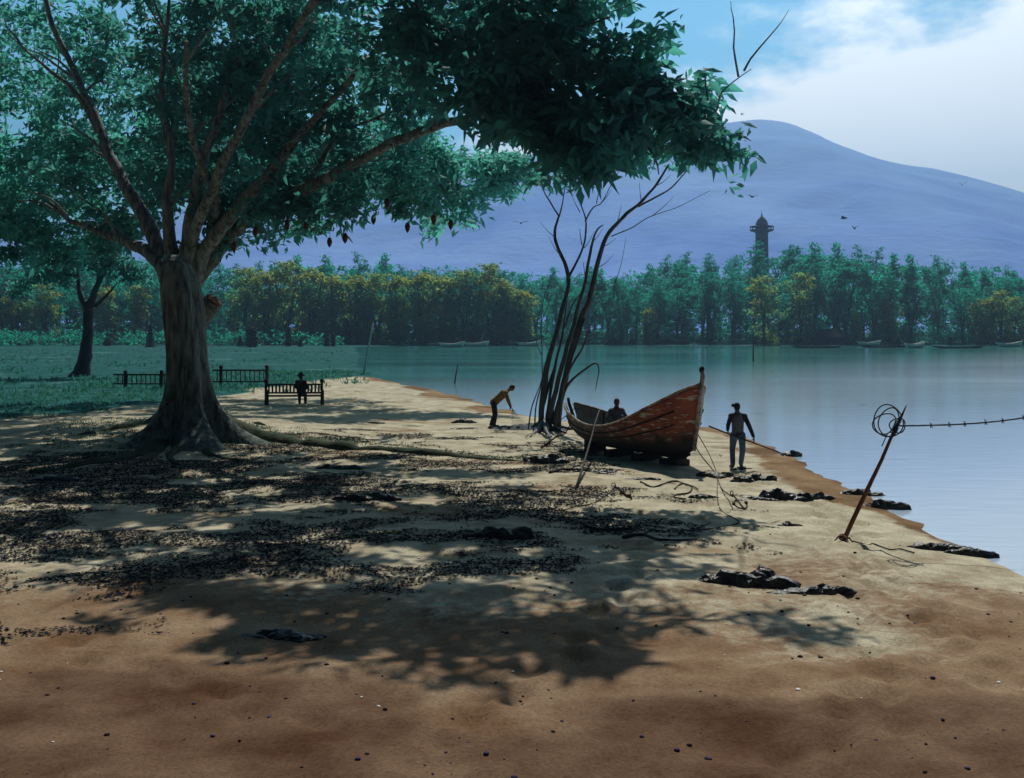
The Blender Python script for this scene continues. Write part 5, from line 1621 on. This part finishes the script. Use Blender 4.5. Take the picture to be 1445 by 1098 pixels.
# fallen sticks
for i, (pl, lb) in enumerate([([(775, 668), (800, 664), (832, 666), (855, 668)], 'thin fallen stick left of the small rock near the boat middle'),
                            ([(905, 682), (925, 688), (955, 680), (985, 692)], 'crooked fallen stick in front of the boat middle'),
                            ([(826, 742), (850, 750), (890, 748)], 'fallen stick on the tan sand right of the tree shade'),
                            ([(876, 760), (905, 757), (930, 764), (985, 762)], 'long fallen stick lying right of the tree shade')]):
    pts = [on(x, y, .02) for x, y in pl]
    w = MB(); o_ = pts[0]; branch(w, [p - o_ for p in pts], [.03, .028, .022, .012][:len(pts)], 5, 6, .2, .05, i)
    m_ = pts[1] - o_; branch(w, [m_, m_ + Vector((.25, .2, .05)), m_ + Vector((.5, .25, .02))], [.015, .01, .005], 3, 5, .1, .02, i)
    ob = w.build('fallen_stick', M['dark_wood'], None, loc=o_); tag(ob, lb, 'stick', 'fallen sticks on the sand')


# ------------------------------------------------------------------ small scatter on the sand
def scatter(name, m, n, rmin, rmax, label, cat, flat, ycent, yspread, seed, xr=(-9, 12)):
    r_ = np.random.default_rng(seed); w = MB()
    for _ in range(n):
        y = abs(r_.normal(ycent, yspread)) + 7.6; x = r_.uniform(-.52, .52) * y
        if lake_sd(np.array([x]), np.array([y]))[0] < .4: continue
        r = rmin + (rmax - rmin) * r_.random() ** 2.8
        if fbm(x * 1.3, y * 1.3, 2, seed) < .47: continue
        z = gz(x, y)
        w.ball((x, y, z + r * flat * .3), (r * r_.uniform(.8, 1.5), r * r_.uniform(.8, 1.3), r * flat), 7, 5, Matrix.Rotation(r_.uniform(0, 6), 3, 'Z'))
    o = w.build(name, m, None, rough=.004, rscale=30); tag(o, label, cat, kind='stuff')


scatter('pebbles', mat('pebble', (.03, .008, .006), (.02, .015, .08), .8, 3, lo=.45, hi=.55), 1300, .003, .027, 'tiny dark pebbles strewn over the brown foreground', 'pebbles', .6, 3, 5, 3)
scatter('pale_shells', mat('shell', (.6, .6, .62), (.75, .75, .78), .5, 6), 70, .01, .03, 'tiny white shells strewn over the sand', 'shells', .4, 4, 6, 4)


# dark leaves added on the sand to deepen the big tree's shade
def shade_litter():
    r_ = np.random.default_rng(77)
    n = 800000
    x = r_.uniform(-19, 10, n); y = r_.uniform(10.5, 40, n)
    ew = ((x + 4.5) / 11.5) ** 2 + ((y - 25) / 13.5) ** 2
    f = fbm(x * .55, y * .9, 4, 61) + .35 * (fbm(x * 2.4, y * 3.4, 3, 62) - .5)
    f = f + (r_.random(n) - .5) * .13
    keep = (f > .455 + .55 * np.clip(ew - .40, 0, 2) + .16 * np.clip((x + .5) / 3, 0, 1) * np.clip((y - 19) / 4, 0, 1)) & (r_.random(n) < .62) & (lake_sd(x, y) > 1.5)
    x, y = x[keep], y[keep]; n = len(x); z = height(x, y)
    s = r_.uniform(.03, .085, n); a = r_.uniform(0, 6.283, n)
    d = np.stack([np.cos(a), np.sin(a), r_.uniform(-.05, .12, n)], 1); u = np.stack([-np.sin(a), np.cos(a), r_.uniform(-.15, .15, n)], 1)
    p = np.stack([x, y, z + .008], 1); L = s[:, None]
    co = np.stack([p, p + d * L * .45 + u * L * .26 + [0, 0, .012], p + d * L * .5 + [0, 0, .002], p + d * L * .5 - u * L * .26 + [0, 0, .012], p + d * L], 1).reshape(-1, 3)
    i = np.arange(n)[:, None] * 5
    me = bpy.data.meshes.new('shade_leaves'); np_mesh(me, co, np.concatenate([i + [0, 2, 1], i + [1, 2, 4], i + [0, 3, 2], i + [3, 4, 2]], 0))
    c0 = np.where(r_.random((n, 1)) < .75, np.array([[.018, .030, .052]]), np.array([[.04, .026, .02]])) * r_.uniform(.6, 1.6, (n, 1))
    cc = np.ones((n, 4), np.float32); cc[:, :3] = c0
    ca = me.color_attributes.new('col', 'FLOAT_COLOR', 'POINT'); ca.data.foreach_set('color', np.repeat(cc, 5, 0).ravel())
    m, nt, N, L_, b = nodes_of('shade_leaf'); at = N.new('ShaderNodeAttribute'); at.attribute_name = 'col'; L_.new(at.outputs['Color'], b.inputs['Base Color']); b.inputs['Roughness'].default_value = 1; b.inputs['Specular IOR Level'].default_value = 0
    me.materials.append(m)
    o = bpy.data.objects.new('shade_leaves', me); COL.objects.link(o); tag(o, 'dark leaves added over the sand to deepen the shade of the huge tree', 'leaf litter', kind='stuff')


shade_litter()


# tufts of grass: along the long root and on the lawn edge
def grass_tufts():
    pos, dirs, size, col = [], [], [], []
    r_ = np.random.default_rng(5)

    def tuft(x, y, n, s, c):
        z = gz(x, y)
        for _ in range(n):
            pos.append((x + r_.normal() * .10, y + r_.normal() * .08, z - .02)); a = r_.uniform(0, 6.28)
            dirs.append((math.cos(a) * .5, math.sin(a) * .5, 1.6)); size.append(s * r_.uniform(.5, 1.2)); col.append(np.array(c) * r_.uniform(.6, 1.3))
    for _ in range(260):
        t = r_.random() ** 1.4; px = 320 + 480 * t; py = np.interp(px, [320, 400, 560, 640, 800], [606, 618, 637, 645, 651]) + r_.normal() * 4
        v = Gp(px, py); tuft(v.x, v.y, 7, .10, (.03, .075, .035))
    for _ in range(2600):
        x = r_.uniform(-30, -12); y = r_.uniform(37, 95)
        b = np.interp(x, [-60, -30, -19, -16, -13, -8], [37, 39, 42, 60, 78, 96])
        if y < b + r_.normal() * 3: continue
        tuft(x, y, 7, .22, (.04, .14, .12))
    for _ in range(2600):
        y = r_.uniform(60, 200); x = r_.uniform(-.56, -.13) * y
        if lake_sd(np.array([x]), np.array([y]))[0] < 2 or fbm(x * .12, y * .12, 3, 4) < .46: continue
        tuft(x, y, 5, .4, (.035, .15, .14))
    for _ in range(500):
        px = r_.uniform(60, 330); py = r_.uniform(598, 640); v = Gp(px, py); tuft(v.x, v.y, 6, .12, (.03, .08, .05))
    pos, dirs = np.array(pos), np.array(dirs)
    o = leaves_mesh('grass_tufts', M['leaf'], pos, np.array(size), np.array(col), 0, None, asp=.16, dirs=dirs)
    tag(o, 'short tufts of grass on the lawn and along the roots', 'grass', kind='stuff')


grass_tufts()


# ------------------------------------------------------------------ birds
def bird(px, py, D, span, rz, flap, label):
    c = P(px, py, D)
    o = empty('bird', c, rz, label=label, cat='bird', group='birds over the lake')
    w = MB(); w.ball((0, 0, 0), (.05 * span, .17 * span, .05 * span), 10, 8); w.ball((0, .16 * span, .02 * span), (.03 * span, .05 * span, .03 * span), 8, 6)
    w.add([(-.02 * span, -.14 * span, 0), (.02 * span, -.14 * span, 0), (.06 * span, -.28 * span, 0), (-.06 * span, -.28 * span, 0), (0, -.2 * span, .015 * span)], [(0, 1, 4), (1, 2, 4), (2, 3, 4), (3, 0, 4), (0, 3, 2, 1)])
    w.build('body', M['bird'], o)
    for sx in (-1, 1):
        w = MB(); e = [(0, .06, .0, .07), (.22, .10, flap * .8, .06), (.38, .04, flap, .045), (.5, -.06, flap * .8, .01)]
        vs = []
        for (x, y, z, cd) in e:
            vs += [(sx * x * span, y * span, z * span + .008), (sx * x * span, (y - cd * 2.2) * span, z * span), (sx * x * span, y * span, z * span - .008)]
        fs = []
        for i in range(3):
            for a, b in ((0, 1), (1, 2), (2, 0)):
                fs.append((i * 3 + a, i * 3 + b, i * 3 + 3 + b, i * 3 + 3 + a))
        w.add(vs, fs); w.build('wing', M['bird'], o)


bird(1191, 308, 60, .95, R(60), .10, 'bird gliding with level wings right of the tower')
bird(1206, 323, 60, .5, R(20), .34, 'bird with raised wings below the gliding bird')
bird(1358, 261, 60, .45, R(-20), .34, 'small bird with raised wings over the slope near the right edge')
bird(1062, 278, 55, .7, R(30), .12, 'bird flying just above the tower top')
bird(735, 315, 60, .9, R(-10), .12, 'bird flying left of the slender tree top')

# ------------------------------------------------------------------ haze
HZ0, HZ1 = -4.0, 640.0
mb = MB()
x0, x1, y0, y1 = -3300, 3300, -45, 4300
mb.add([(x0, y0, HZ0), (x1, y0, HZ0), (x1, y1, HZ0), (x0, y1, HZ0), (x0, y0, HZ1), (x1, y0, HZ1), (x1, y1, HZ1), (x0, y1, HZ1)],
       [(0, 3, 2, 1), (4, 5, 6, 7), (0, 1, 5, 4), (1, 2, 6, 5), (2, 3, 7, 6), (3, 0, 4, 7)])
hm = bpy.data.materials.new('haze'); hm.use_nodes = True
nt = hm.node_tree; nt.nodes.clear()
ho = nt.nodes.new('ShaderNodeOutputMaterial'); pv = nt.nodes.new('ShaderNodeVolumePrincipled')
pv.inputs['Color'].default_value = (0.35, 0.62, 1.0, 1)
pv.inputs['Density'].default_value = 0.00040
pv.inputs['Anisotropy'].default_value = 0.55
nt.links.new(pv.outputs[0], ho.inputs['Volume'])
hz = mb.build('haze', hm, smooth=False); tag(hz, 'thin bluish air haze over the lake', 'haze', kind='stuff')
